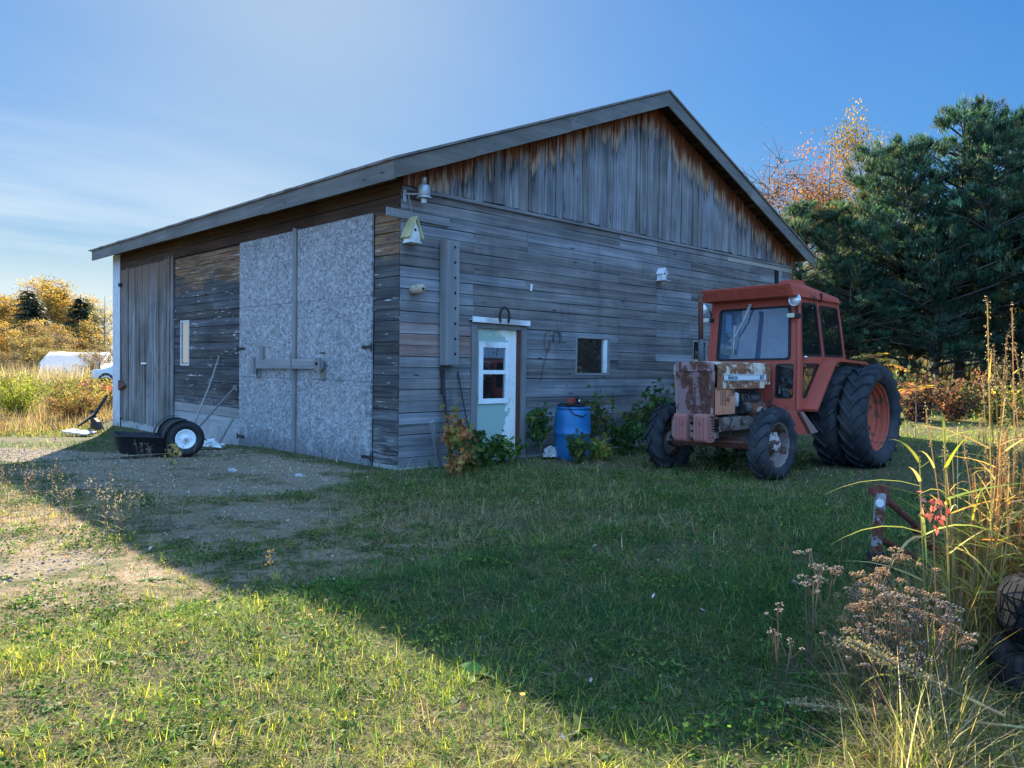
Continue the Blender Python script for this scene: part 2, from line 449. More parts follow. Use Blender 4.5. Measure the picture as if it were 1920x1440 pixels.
# ------------------------------------------------------------------ barn
def stain_front(n, c, g1, g2):
    v = n.coords((.5, 1, 1.4)); a = n.noise(v, 1.3, 5, .6)
    c = n.mix(n.math('MULTIPLY', n.step(a, .52, .72), .45), c, (.05,.05,.05))
    # dark weathering streaks below each nailing line
    vv = n.coords((1.25, 1, .35)); b = n.noise(vv, 1.6, 4, .55)
    return n.mix(n.math('MULTIPLY', n.step(b, .56, .70), .35), c, (.04,.042,.045))
def stain_gable(n, c, g1, g2):
    o = n.t.nodes.new('ShaderNodeTexCoord').outputs['Object']
    s = n.t.nodes.new('ShaderNodeSeparateXYZ'); n.t.links.new(o, s.inputs[0])
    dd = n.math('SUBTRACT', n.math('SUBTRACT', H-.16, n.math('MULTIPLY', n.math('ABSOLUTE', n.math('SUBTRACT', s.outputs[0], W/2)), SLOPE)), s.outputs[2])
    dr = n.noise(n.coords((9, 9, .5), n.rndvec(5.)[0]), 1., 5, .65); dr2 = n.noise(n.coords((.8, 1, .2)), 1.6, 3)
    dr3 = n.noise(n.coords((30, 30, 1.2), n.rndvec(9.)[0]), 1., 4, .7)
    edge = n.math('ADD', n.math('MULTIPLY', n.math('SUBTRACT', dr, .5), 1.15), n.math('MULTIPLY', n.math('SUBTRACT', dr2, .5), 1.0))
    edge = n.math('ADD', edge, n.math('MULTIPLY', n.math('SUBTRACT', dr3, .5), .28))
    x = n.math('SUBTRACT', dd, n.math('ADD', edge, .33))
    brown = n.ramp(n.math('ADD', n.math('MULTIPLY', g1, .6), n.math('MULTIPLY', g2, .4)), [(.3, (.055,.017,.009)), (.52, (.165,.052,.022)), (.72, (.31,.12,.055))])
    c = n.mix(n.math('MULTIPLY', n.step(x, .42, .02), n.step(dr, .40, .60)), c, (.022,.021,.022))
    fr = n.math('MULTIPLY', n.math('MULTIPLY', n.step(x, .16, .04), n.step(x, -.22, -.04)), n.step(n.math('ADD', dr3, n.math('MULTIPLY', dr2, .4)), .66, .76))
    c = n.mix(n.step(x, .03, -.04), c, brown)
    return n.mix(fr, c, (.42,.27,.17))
def stain_side(n, c, g1, g2):
    o = n.t.nodes.new('ShaderNodeTexCoord').outputs['Object']
    s = n.t.nodes.new('ShaderNodeSeparateXYZ'); n.t.links.new(o, s.inputs[0])
    a = n.noise(n.coords((1, .6, 3.0)), 1.2, 6, .65); b = n.noise(n.coords((8, 2.2, 22), n.rndvec()[0]), 1., 5, .7)
    x = n.math('ADD', s.outputs[2], n.math('MULTIPLY', n.math('SUBTRACT', a, .5), 1.7))
    tan = n.ramp(g1, [(.32, (.09,.045,.022)), (.5, (.22,.12,.062)), (.7, (.36,.23,.135))])
    c = n.mix(n.math('MULTIPLY', n.step(x, 2.85, 3.10), n.step(b, .36, .52)), c, tan)
    c = n.mix(n.step(n.math('ADD', b, n.math('MULTIPLY', a, .25)), .745, .79), c, (.50,.48,.45))
    lowl = n.math('MULTIPLY', n.step(s.outputs[2], 1.1, .2), n.step(b, .42, .66))
    return n.mix(n.math('MULTIPLY', lowl, .7), c, (.30,.29,.28))
def stain_vert(n, c, g1, g2):
    o = n.t.nodes.new('ShaderNodeTexCoord').outputs['Object']
    s = n.t.nodes.new('ShaderNodeSeparateXYZ'); n.t.links.new(o, s.inputs[0])
    a = n.noise(n.coords((8, 8, .5), n.rndvec(7.)[0]), 1., 4, .6)
    x = n.math('ADD', s.outputs[2], n.math('MULTIPLY', n.math('SUBTRACT', a, .5), 2.4))
    return n.mix(n.math('MULTIPLY', n.step(x, 2.5, 3.7), .8), c, (.20,.115,.07))
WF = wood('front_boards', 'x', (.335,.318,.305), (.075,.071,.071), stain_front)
WFP = wood('boards_old_red_paint', 'x', (.40,.34,.31), (.16,.07,.05))
WFW = wood('boards_pale', 'x', (.50,.48,.44), (.22,.21,.20))
WG = wood('gable_boards', 'z', (.38,.37,.362), (.07,.069,.07), stain_gable)
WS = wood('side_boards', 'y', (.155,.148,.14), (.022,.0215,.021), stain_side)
WV = wood('vertical_door_boards', 'z', (.34,.32,.29), (.032,.030,.028), stain_vert)
WSL = wood('side_boards_pale', 'y', (.42,.41,.38), (.18,.175,.17))
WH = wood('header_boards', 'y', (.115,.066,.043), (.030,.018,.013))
WFAX = wood('fascia_front', 'x', (.235,.22,.19), (.085,.08,.07), contrast=(.25,.75))
WFAY = wood('fascia_side', 'y', (.24,.228,.205), (.085,.081,.075), contrast=(.25,.75))
WSO = wood('soffit_wood', 'y', (.10,.062,.042), (.025,.017,.013))
WGX = wood('grey_plank', 'x', (.34,.33,.31), (.13,.125,.12), contrast=(.25,.75))
WGZ = wood('grey_post', 'z', (.31,.30,.28), (.12,.115,.11), contrast=(.25,.75))
WDARK = simple('wall_backing', (.012,.011,.010), .95)
CONC = simple('concrete', (.33,.32,.30), .9, var=.3, scale=9, bump=.3)
GALV = simple('galvanised_sheet', (.52,.53,.53), .5, .25, var=.15)
WHITEP = simple('white_paint', (.74,.74,.72), .5, var=.1, dirt=(.42,.40,.36))
IRON = simple('old_iron', (.045,.036,.032), .75, .3, var=.5, scale=20)
RUST = simple('rusted_iron', (.13,.055,.030), .85, .1, var=.5, scale=18)

m, n = newmat('osb_sheet'); OSB = m
v = n.coords((1, 1, 1))
warp = n('VectorMath', operation='ADD', i0=v, i1=n('VectorMath', operation='SCALE', i0=n('TexNoise', 1, Vector=v, Scale=9., Detail=2.), Scale=.10))
p1 = n('TexVoronoi', 1, Vector=n('Mapping', Vector=warp, Scale=(1, 21, 30)), Scale=1.)
p2 = n('TexVoronoi', 1, Vector=n('Mapping', Vector=warp, Rotation=(rad(50), 0, 0), Scale=(1, 22, 44)), Scale=1.)
k1 = n('SeparateColor', 0, Color=p1); k2 = n('SeparateColor', 1, Color=p2)
f = n.math('ADD', n.math('MULTIPLY', k1, .5), n.math('MULTIPLY', k2, .5))
lgn = n.noise(v, .9, 5, .6); fine = n.noise(v, 60, 4, .6)
f = n.math('ADD', f, n.math('MULTIPLY', n.math('SUBTRACT', lgn, .5), .35)); f = n.math('ADD', f, n.math('MULTIPLY', n.math('SUBTRACT', fine, .5), .35))
c = n.ramp(f, [(.05, (.15,.147,.145)), (.48, (.265,.257,.254)), (.95, (.44,.43,.42))])
s = n.t.nodes.new('ShaderNodeSeparateXYZ'); n.t.links.new(v.node.inputs[0].links[0].from_socket, s.inputs[0])
wet = n.math('ADD', s.outputs[2], n.math('MULTIPLY', n.math('SUBTRACT', n.noise(n.coords((1, 9, 1.2)), 1., 4, .6), .5), .9))
c = n.mix(n.math('MULTIPLY', n.step(wet, .42, .05), .55), c, (.10,.10,.10))
c = n.mix(n.math('MULTIPLY', n.step(lgn, .50, .74), .32), c, (.27,.23,.19))
stk = n.noise(n.coords((1, 7, .35)), 1., 5, .65); c = n.mix(n.math('MULTIPLY', n.step(stk, .54, .72), .4), c, (.14,.135,.13))
blo = n.noise(n.coords((1, 2.2, 2.2)), 1., 7, .7); c = n.mix(n.math('MULTIPLY', n.step(blo, .58, .66), .35), c, (.52,.51,.50))
n.out(n.bsdf(Base_Color=c, Roughness=.9, Specular_IOR_Level=.15, Normal=n.bump(f, .35, .004)))

def glass(name, tint=(.5,.55,.55), gloss=.35, dust=.06, dustcol=(.5,.5,.5)):
    m, n = newmat(name)
    tr = n('BsdfTransparent', Color=(*tint, 1)); gl = n('BsdfGlossy', Color=(.9,.93,.95,1), Roughness=.02)
    fr = n('Fresnel', IOR=1.45)
    fac = n.math('ADD', fr, gloss, clamp=True)
    a = n('MixShader', Fac=fac, i1=tr, i2=gl)
    nz = n.noise(n.coords(), 3., 6, .6)
    b = n('MixShader', Fac=n.math('MULTIPLY', n.math('ADD', n.math('MULTIPLY', nz, .5), .75), dust, clamp=True), i1=a, i2=n('BsdfDiffuse', Color=(*dustcol, 1)))
    n.out(b); return m
PANE = glass('window_glass', (.16,.17,.18), .28, .03)
def fr_(u, z, d): return (u, -d, z)       # gable wall: u along X, d out towards -Y
def lf_(u, z, d): return (-d, u, z)       # door side: u along Y, d out towards -X

def subtract(r, holes):
    out = [r]
    for h in holes:
        nxt = []
        for (a, b, c, d) in out:
            if h[0] >= b or h[1] <= a or h[2] >= d or h[3] <= c: nxt.append((a, b, c, d)); continue
            if h[0] > a: nxt.append((a, h[0], c, d))
            if h[1] < b: nxt.append((h[1], b, c, d))
            x0, x1 = max(a, h[0]), min(b, h[1])
            if h[2] > c: nxt.append((x0, x1, c, h[2]))
            if h[3] < d: nxt.append((x0, x1, h[3], d))
        out = nxt
    return [q for q in out if q[1]-q[0] > .012 and q[3]-q[2] > .012]

def rows(mb, fn, u0, u1, z0, z1, pitch, holes, joints, matfn=lambda u, z: 0, th=.022, gap=.008, wob=.012):
    z = z0; k = 0
    while z < z1-.02:
        zt = min(z+pitch*random.uniform(.93, 1.07), z1)
        cuts = [u0]+sorted(j+random.uniform(-.02, .02) for j in joints if random.random() < .42 and u0+.3 < j < u1-.3)+[u1]
        for a, b in zip(cuts[:-1], cuts[1:]):
            rr = random.random()
            t = th+random.uniform(-.004, .006); sag = random.uniform(-wob, wob)
            for (p, q, c, d) in subtract((a+.002, b-.002, z, zt-gap), holes):
                mb.rnd = rr; mb.mat = matfn((p+q)/2, (c+d)/2)
                n_ = max(1, int((q-p)/.9)); us = [p+(q-p)*i/n_ for i in range(n_+1)]
                if d-c < .05: off = [0]*(n_+1)
                else: off = [random.uniform(-.004, .004) for _ in us]
                vs, fs = [], []
                for i, u in enumerate(us):
                    dz = off[i]
                    vs += [fn(u, c+dz, -.002), fn(u, d+dz-.0, -.002), fn(u, d+dz, t*.75), fn(u, d+dz-.006, t*.85), fn(u, c+dz, t+sag*.5)]
                for i in range(n_):
                    for e in range(5):
                        fs.append((i*5+e, i*5+(e+1) % 5, (i+1)*5+(e+1) % 5, (i+1)*5+e))
                fs += [(0,1,2,3,4), tuple(n_*5+e for e in (4,3,2,1,0))]
                mb.add(vs, fs)
        z = zt; k += 1

barn = thing('barn', 'weathered grey plank barn with gable roof and two tall chipboard doors', 'barn', (0, 0, 0))
DOOR = (1.36, 2.36, -.1, 2.06); WIN = (3.61, 4.51, 1.30, 1.97); SW = (7.14, 7.66, 1.40, 2.0); VENT = (10.45, 10.8, 3.38, 3.7)
# backing
b = MB()
for hs in [(0.002, W, 0, ZG)]:
    for (p, q, c, d) in subtract(hs, [DOOR, WIN, SW]): b.box((p, .003, c), (q, .06, d))
b.prism([(.003, ZG), (W-.003, ZG), (W-.003, E-OV*0+.06), (W/2, H-.14), (.003, E+.06)], -.06, -.004, fr_)
for (p, q, c, d) in subtract((.065, L, -.1, E+.05), [(7.03, 7.47, 1.36, 2.27)]): b.box((.003, p, c), (.06, q, d))
b.build('wall_frame', WDARK, barn)
# gable wall, lower part
b = MB()
def fm(u, z):
    if u < 1.3 and 1.62 < z < 2.08: return 1
    if u < 1.28 and 2.93 < z < 3.10: return 2
    if u > 9.3 and 3.68 < z: return 2
    return 0
rows(b, fr_, 0.0, W, .02, ZG-.02, .153, [DOOR, WIN, SW, (7.0, 7.1, 0, 0)], [1.32, 2.42, 4.75, 5.9, 7.05, 8.4, 9.4], fm)
b.build('plank_wall', [WF, WFP, WFW], barn)
# gable wall, upper vertical boards
b = MB(); x = .02
while x < W-.02:
    w_ = random.uniform(.13, .24); x2 = min(x+w_, W-.01)
    zt = lambda u: H-.13-abs(u-W/2)*SLOPE
    lo = ZG-.012-random.uniform(.0, .022)
    b.rnd = random.random(); d0 = random.choice([.024, .030, .040]); 
    top = [(x2-.003, zt(x2-.003)), (x+.003, zt(x+.003))]
    if x < W/2 < x2: top = [(x2-.003, zt(x2-.003)), (W/2, H-.13), (x+.003, zt(x+.003))]
    b.prism([(x+.003, lo), (x2-.003, lo-random.uniform(-.012, .012))]+top, .0, d0, fr_)
    if random.random() < .35:
        b.rnd = random.random(); xb = x2; 
        b.prism([(xb-.022, lo+.01), (xb+.022, lo+.01), (xb+.022, zt(xb+.022)), (xb-.022, zt(xb-.022))], .0, d0+.022, fr_)
    x = x2
b.build('gable_boards', WG, barn)
b = MB(); b.rnd = .4; b.box((0, -.052, ZG-.085), (W*.52, -.022, ZG-.038)); b.rnd = .7; b.box((W*.52, -.05, ZG-.085), (W, -.022, ZG-.040))
b.build('belt_board', WF, barn)
# door side wall
b = MB()
SWIN = (7.03, 7.47, 1.36, 2.27)
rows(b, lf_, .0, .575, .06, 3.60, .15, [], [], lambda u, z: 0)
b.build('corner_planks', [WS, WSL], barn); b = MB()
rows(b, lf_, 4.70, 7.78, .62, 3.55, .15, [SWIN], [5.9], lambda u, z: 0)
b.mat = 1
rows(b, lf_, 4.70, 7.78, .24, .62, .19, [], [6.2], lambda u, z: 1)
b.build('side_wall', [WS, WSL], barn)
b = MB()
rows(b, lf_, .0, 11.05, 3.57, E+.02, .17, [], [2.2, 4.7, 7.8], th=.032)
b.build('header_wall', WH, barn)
for a_, b_ in (((-.035, 4.70, -.2), (.002, 7.78, .235)), ((-.02, 0, -.2), (.002, .57, .055)), ((-.022, 7.79, -.5), (.002, 11.04, .05)), ((0, -.03, -.2), (1.25, .002, .03)), ((2.42, -.03, -.2), (W, .002, .03))):
    b = MB(); b.box(a_, b_); b.build('foundation', CONC, barn)
b = MB()
for (u0, u1, w_) in ((L-.58, L, .0),):
    N_ = 22
    pts = [(u0+(u1-u0)*i/N_, (.045 if (i % 6) in (0, 1) else .022)) for i in range(N_+1)]
    vs, fs = [], []
    for u, d in pts: vs += [lf_(u, -.45, d), lf_(u, E-.12, d)]
    for i in range(N_): fs.append((2*i, 2*i+2, 2*i+3, 2*i+1))
    b.add(vs, fs)
    b.box((-.022, u1-.002, -.45), (.0, u1+.01, E-.12))
b.build('metal_corner', GALV, barn)
b = MB(); b.rnd = .2
b.box((.002, L-.05, -.5), (W, L, E+.05)); b.box((W-.06, 0.06, -.1), (W-.002, L-.05, E+.05))
b.prism([(0, E+.05), (W, E+.05), (W/2, H-.14)], -L, -L+.05, lambda u, z, d: (u, -d, z))
b.build('rear_wall', WF, barn)
# roof
M_ROOF = simple('roof_sheet', (.20,.17,.15), .8, .2, var=.4, scale=8)
b = MB()
for sgn in (-1, 1):
    xe = W/2+sgn*(W/2+OV+.03); ze = E-.012
    p = [(xe, ze), (W/2, H-.0), (W/2, H+.035), (xe, ze+.035)]
    b.prism(p, OY+.03, -(L+OY2), fr_)
# ragged shingle butts along the door-side eave
y = -OY
while y < L+OY2:
    w_ = random.uniform(.10, .30); dz = random.uniform(.0, .022)
    b.rnd = random.random(); b.box((-OV-.02-random.uniform(0, .02), y, E-.010+dz*.5), (-OV+.2, y+w_-.004, E+.006+dz)); y += w_
b.build('roof', M_ROOF, barn)
b = MB()
for sgn in (-1, 1):
    xe = W/2+sgn*(W/2+OV); 
    b.prism([(xe, E-.03), (W/2, H-.022), (W/2, H-.05), (xe, E-.058)], OY-.03, -(L+OY2)+.02, fr_)
    nn = 11
    for i in range(nn):
        t = (i+.6)/nn; x = xe+(W/2-xe)*t; z = E+(H-E)*t-.065
        b.rnd = random.random()
        b.m = Matrix.Translation((x, 0, z)) @ Matrix.Rotation(-sgn*-math.atan(SLOPE)*-1, 4, 'Y')
        b.box((-.02, -OY+.03, -.085), (.02, .0, 0)); b.m = Matrix.Identity(4)
for i in range(14):
    y = .3+i*(L-.6)/13; b.rnd = random.random()
    b.prism([(-OV+.03, E-.07), (.0, E-.07+OV*SLOPE), (.0, E-.19+OV*SLOPE), (-OV+.03, E-.16)], -y, -y-.045, fr_)
b.build('soffit', WSO, barn)
b = MB(); b.mat = 0
for sgn, cuts in ((-1, [0, .23, .56, 1.]), (1, [0, .5, 1.])):
    xe = W/2+sgn*(W/2+OV)
    for a, c in zip(cuts[:-1], cuts[1:]):
        xa, xb = xe+(W/2-xe)*a, xe+(W/2-xe)*c; za, zb = E+(H-E)*a, E+(H-E)*c
        b.rnd = random.random(); t = random.uniform(0, .006)
        g_ = .002*(1 if xb > xa else -1)
        b.prism([(xa, za-.012), (xb-g_, zb-.012), (xb-g_, zb-.255), (xa, za-.245)], OY-.026, OY+t, fr_)
b.build('rake_board', WFAX, barn)
b = MB()
yc = [-OY, 3.15, 7.3, L+OY2]
for a, c in zip(yc[:-1], yc[1:]):
    b.rnd = random.random(); t = random.uniform(0, .006); s0 = random.uniform(-.01, .01)
    b.box((-OV-t, a+.003, E-.245+s0), (-OV+.028, c-.003, E-.008))
b.build('eave_board', WFAY, barn)
# ---- chipboard doors
def chip_door(u0, u1, label):
    b = MB()
    for z0, z1 in ((-.04, 1.19), (1.195, 2.41), (2.415, 3.56)):
        b.box((-.062+random.uniform(0, .003), u0, z0), (-.028, u1, z1))
    o = b.build('chipboard_door', OSB, barn)
    return o
d1 = chip_door(.585, 2.66, ''); d2 = chip_door(2.80, 4.72, '')
for d, ys in ((d1, (.56, .80)), (d2, (4.5, 4.76))):
    for z in (.10, 1.66):
        b = MB(); b.box((-.072, ys[0], z), (-.06, ys[1], z+.045)); b.cyl((-.075, ys[0] if d is d1 else ys[1], z-.03), (-.075, ys[0] if d is d1 else ys[1], z+.075), .012, 8)
        b.build('strap_hinge', IRON, d)
b = MB(); b.rnd = .3; b.box((-.088, 2.67, -.05), (-.03, 2.73, 3.58)); b.rnd = .8; b.box((-.076, 2.738, -.06), (-.03, 2.80, 3.6))
b.build('meeting_stile', WGZ, barn)
b = MB(); b.rnd = .6; b.m = Matrix.Translation((-.125, 2.88, 1.425)) @ Matrix.Rotation(rad(-.6), 4, 'X')
b.box((-.03, -1.12, -.075), (.012, 1.13, .075)); b.m = Matrix.Identity(4)
bar = b.build('locking_bar', wood('bar_wood', 'y', (.36,.35,.33), (.14,.135,.13)), barn)
b = MB(); b.rnd = .1
for a_, b_ in (((-.10, 3.87, 1.20), (-.06, 3.99, 1.44)), ((-.10, 3.76, 1.50), (-.06, 3.88, 1.72)), ((-.10, 1.78, 1.20), (-.06, 1.90, 1.34)), ((-.19, 3.90, 1.24), (-.158, 4.02, 1.53)), ((-.19, 1.76, 1.33), (-.158, 1.90, 1.53)), ((-.17, 2.66, 1.17), (-.158, 2.70, 1.60))):
    b = MB(); b.rnd = random.random(); b.box(a_, b_); b.build('bar_bracket', WGZ, barn)
b = MB(); b.cyl((-.19, 1.83, 1.44), (-.215, 1.83, 1.44), .022, 10); b.build('bar_bolt', IRON, barn); b = MB(); b.cyl((-.10, 1.78, 1.60), (-.10, 1.9, 1.60), .012, 8); b.build('bar_bolt', IRON, barn)
# ---- plank door at the far end
b = MB(); u = 7.80
while u < 11.03:
    w_ = random.uniform(.09, .19); u2 = min(u+w_, 11.04); b.rnd = random.random()
    d0 = random.choice([.03, .036, .046]); lo = .06+random.uniform(-.05, .05)
    b.prism([(u+.003, lo), (u2-.003, lo+random.uniform(-.02, .02)), (u2-.003, 3.6-random.uniform(0, .05)), (u+.003, 3.6-random.uniform(0, .05))], .02, d0, lf_)
    u = u2
for u in (7.80, 8.0):
    b.rnd = random.random(); b.box((-.062, u, .05), (-.03, u+.07, 3.62))
pd = b.build('plank_door', WV, barn)
b = MB(); b.box((-.075, 9.30, 1.37), (-.045, 9.58, 1.405)); b.build('door_latch', WHITEP, pd)
b = MB(); b.box((-.09, 10.93, 3.18), (-.045, 11.05, 3.26)); b.build('door_hinge', IRON, pd)
b = MB(); b.prism([(10.55, .86), (10.95, .98), (10.95, .74)], .06, .12, lf_); b.build('bracket', RUST, pd)
# ---- narrow side window
w = MB(); y0, y1, z0, z1 = SWIN
for q in ((y0, y0+.035, z0, z1), (y1-.035, y1, z0, z1), (y0+.035, y1-.035, z0, z0+.035), (y0+.035, y1-.035, z1-.035, z1)):
    w.box((-.034, q[0], q[2]), (-.002, q[1], q[3]))
wf = w.build('window', GALV, barn)
w = MB(); w.box((-.012, y0+.035, z0+.035), (-.008, y1-.035, z1-.035)); w.build('pane', PANE, wf)
# ---- gable window with pale right jamb
x0, x1, z0, z1 = WIN
w = MB(); w.rnd = .5
w.box((x0, -.030, z0), (x0+.035, .0, z1)); w.box((x0+.035, -.032, z0), (x1-.06, .0, z0+.035)); w.box((x0+.035, -.032, z1-.045), (x1-.06, .0, z1))
wf = w.build('window', WGX, barn)
w = MB(); w.box((x1-.14, -.024, z0+.04), (x1-.062, .03, z1-.05)); w.build('window_jamb', WHITEP, wf)
w = MB(); w.rnd = .2; w.box((x1-.058, -.032, z0), (x1, 0, z1)); w.build('window_trim', WGX, wf)
w = MB(); w.box((x0+.035, .01, z0+.035), (x1-.14, .015, z1-.045)); w.build('pane', PANE, wf)
# ---- small gable window behind the tractor
x0, x1, z0, z1 = SW
w = MB(); w.rnd = .3
w.box((x0, -.032, z0), (x0+.03, 0, z1)); w.box((x1-.03, -.032, z0), (x1, 0, z1)); w.box((x0+.03, -.032, z0), (x1-.03, 0, z0+.03)); w.box((x0+.03, -.032, z1-.03), (x1-.03, 0, z1))
wf = w.build('window', WGX, barn); w = MB(); w.box((x0+.03, -.008, z0+.03), (x1-.03, -.004, z1-.03)); w.build('pane', PANE, wf)
w = MB(); x0, x1, z0, z1 = VENT
w.box((x0, -.05, z0), (x0+.14, -.028, z1)); vt = w.build('vent_hatch', WDARK, barn)
w = MB(); w.rnd = .9; w.box((x0+.15, -.06, z0), (x1-.06, -.028, z1)); w.build('vent_board', WGX, barn)
# ---- entrance door
b = MB(); b.rnd = .4
b.box((1.27, -.052, -.05), (1.385, .05, 2.10)); b.rnd = .6; b.box((2.30, -.050, -.05), (2.41, .05, 2.05)); b.rnd = .2; b.box((1.385, -.047, 2.0), (2.30, .05, 2.10))
dfm = b.build('door_frame', WGZ, barn)
b = MB(); b.box((2.225, -.03, -.04), (2.299, .06, 2.0)); b.build('inner_jamb', wood('red_jamb', 'z', (.22,.09,.06), (.07,.03,.022)), dfm)
b = MB(); b.m = Matrix.Translation((1.83, -.05, 2.105)) @ Matrix.Rotation(rad(.6), 4, 'Y')
b.box((-.60, -.05, 0), (.60, .05, .012)); b.box((-.60, -.055, -.03), (.60, -.047, .05)); b.build('drip_cap', WHITEP, dfm)
m, n = newmat('door_paint'); DP = m
v = n.coords()
a = n.noise(v, 5., 9, .72); bb = n.noise(v, 22., 5, .65)
s = n.t.nodes.new('ShaderNodeSeparateXYZ'); n.t.links.new(n.t.nodes.new('ShaderNodeTexCoord').outputs['Object'], s.inputs[0])
edge = n.math('ADD', n.math('MULTIPLY', n.step(s.outputs[0], 1.78, 2.14), .34), n.math('MULTIPLY', n.step(s.outputs[2], .9, .0), .10))
edge = n.math('ADD', edge, n.math('MULTIPLY', n.step(s.outputs[2], 1.80, 1.95), .16))
edge = n.math('ADD', edge, n.math('MULTIPLY', n.step(s.outputs[0], 1.44, 1.39), .2))
fac = n.step(n.math('ADD', n.math('ADD', a, n.math('MULTIPLY', n.math('SUBTRACT', bb, .5), .2)), edge), .735, .755)
c = n.mix(fac, n.mix(n.math('MULTIPLY', bb, .6), (.33,.44,.37), (.24,.34,.29)), n.mix(bb, (.80,.79,.74), (.66,.64,.58)))
c = n.mix(n.math('MULTIPLY', n.step(s.outputs[2], 1.86, 1.93), n.step(a, .45, .6)), c, (.62,.55,.32))
n.out(n.bsdf(Base_Color=c, Roughness=.6, Specular_IOR_Level=.3, Normal=n.bump(fac, .3, .002)))
b = MB()
ds = (1.385, 2.225, -.02, 1.995); hole = (1.50, 2.02, .94, 1.73)
for (p, q, c_, d_) in subtract(ds, [hole]): b.box((p, -.005, c_), (q, .04, d_))
dr = b.build('entrance_door', DP, barn)
b = MB(); x0, x1, z0, z1 = (1.43, 2.06, .87, 1.80)
for q in ((x0, x0+.085, z0, z1), (x1-.075, x1, z0, z1), (x0+.085, x1-.075, z0, z0+.075), (x0+.085, x1-.075, z1-.085, z1), (x0+.085, x1-.075, 1.315, 1.375)):
    b.cbox(((q[0]+q[1])/2, -.016, (q[2]+q[3])/2), (q[1]-q[0], .03, q[3]-q[2]))
b.box((x0+.02, -.038, z0+.02), (x0+.055, -.03, z1-.02)); b.box((x1-.05, -.038, z0+.02), (x1-.02, -.03, z1-.02))
sf = b.build('storm_frame', WHITEP, dr)
DG = glass('door_glass', (.05,.055,.06), .30, .02)
for z0_, z1_ in ((.945, 1.315), (1.375, 1.715)):
    b = MB(); b.box((x0+.085, .0, z0_), (x1-.075, .006, z1_)); b.build('pane', DG, dr)
b = MB(); b.rnd = .1; b.box((1.3, -.16, -.09), (2.28, -.0, -.03)); b.build('door_sill', WGX, dfm)
b = MB(); b.box((1.42, -.012, .92), (1.44, -.005, .98)); b.build('door_knob', IRON, dr)
b = MB()     # interior seen through panes
b.box((.4, 3.0, .0), (7.6, 3.1, 2.6)); b.build('inner_partition', simple('dark_interior', (.05,.05,.055), .9), barn)

# ------------------------------------------------------------------ things fixed to or leaning on the barn
YELP = simple('pale_yellow_paint', (.44,.38,.19), .7, var=.2)
BLACKR = simple('black_rubber', (.018,.018,.019), .75, var=.4, scale=9, dirt=(.035,.034,.032))
ZINC = simple('weathered_zinc', (.42,.43,.44), .5, .5, var=.2)
# yard lamp
t = thing('yard_lamp', 'grey barn lamp with photocell cap on a bracket under the eave corner', 'lamp', (.24, -.20, 3.70))
b = MB(); b.smooth = True
b.lathe([(.0, .0), (.055, .0), (.085, .02), (.088, .16), (.06, .185), (.0, .19)], 20); b.build('lamp_housing', ZINC, t)
b = MB(); b.smooth = True; b.lathe([(.035, .19), (.037, .27), (.03, .285), (0, .288)], 14); b.build('photocell', ZINC, t)
b = MB(); b.smooth = True; b.lathe([(.03, -.07), (.04, -.06), (.04, 0)], 14); b.build('lamp_socket', WHITEP, t)
b = MB(); b.lathe([(.11, .0), (.105, .012), (.085, .03)], 20); b.build('lamp_rim', ZINC, t)
b = MB(); b.tube([(-.08, .02, .05), (-.15, .10, .05), (-.20, .17, .06)], .014, 8); b.tube([(-.17, .12, .04), (-.08, .16, -.20)], .006, 6); b.cbox((-.20, .165, .03), (.05, .012, .17)); b.build('lamp_bracket', ZINC, t)
# plank nailed across the corner
b = MB(); b.rnd = .6; b.m = Matrix.Translation((.36, -.042, 3.47)) @ Matrix.Rotation(rad(.6), 4, 'Y'); b.box((-.62, -.014, -.055), (.45, .014, .055))
tag(b.build('nailed_plank', WGX), 'grey plank nailed level at the barn corner below the lamp', 'plank')
# A-frame birdhouse at the corner
t = thing('birdhouse', 'small birdhouse with a steep yellow roof at the barn corner', 'birdhouse', (.11, -.036, 3.10))
b = MB(); b.prism([(-.085, 0), (.085, 0), (.085, .09), (0, .30), (-.085, .09)], .0, .15, fr_); b.build('box', WHITEP, t)
b = MB()
for sgn in (-1, 1): b.prism([(sgn*.125, .055), (0, .345), (0, .315), (sgn*.105, .045)], -.02, .19, fr_)
b.build('roof', YELP, t)
b = MB(); b.cyl((0, -.151, .16), (0, -.156, .16), .019, 14); b.build('entrance_hole', WDARK, t)
b = MB(); b.box((-.10, -.17, -.015), (.10, .0, -.001)); b.build('floor_board', WHITEP, t)
# small white birdhouse on the wide wall
t = thing('birdhouse', 'little white birdhouse alone high on the wide plank wall', 'birdhouse', (5.93, -.036, 3.08))
b = MB(); b.prism([(-.06, 0), (.06, 0), (.06, .13), (0, .21), (-.06, .13)], .0, .13, fr_); b.build('box', WHITEP, t)
b = MB()
for sgn in (-1, 1): b.prism([(sgn*.085, .115), (0, .232), (0, .214), (sgn*.075, .108)], -.01, .155, fr_)
b.build('roof', WHITEP, t)
b = MB(); b.cyl((0, -.131, .12), (0, -.136, .12), .02, 12); b.build('entrance_hole', WDARK, t)
b = MB(); b.box((-.10, -.20, -.014), (.10, .0, -.001)); b.build('floor_board', WHITEP, t)
# log birdhouse
t = thing('log_birdhouse', 'pale round log birdhouse sticking out of the wall beside the drilled timber', 'birdhouse', (.19, -.03, 2.47))
b = MB(); b.smooth = True; b.m = Matrix.Rotation(PI/2, 4, 'X'); b.lathe([(.0, 0), (.06, 0), (.066, .02), (.068, .2), (.058, .232), (.0, .238)], 20); b.build('log', simple('peeled_log', (.36,.28,.20), .7, var=.25, scale=14), t)
b = MB(); b.cyl((0, -.2385, .0), (0, -.242, .0), .018, 14); b.build('entrance_hole', WDARK, t)
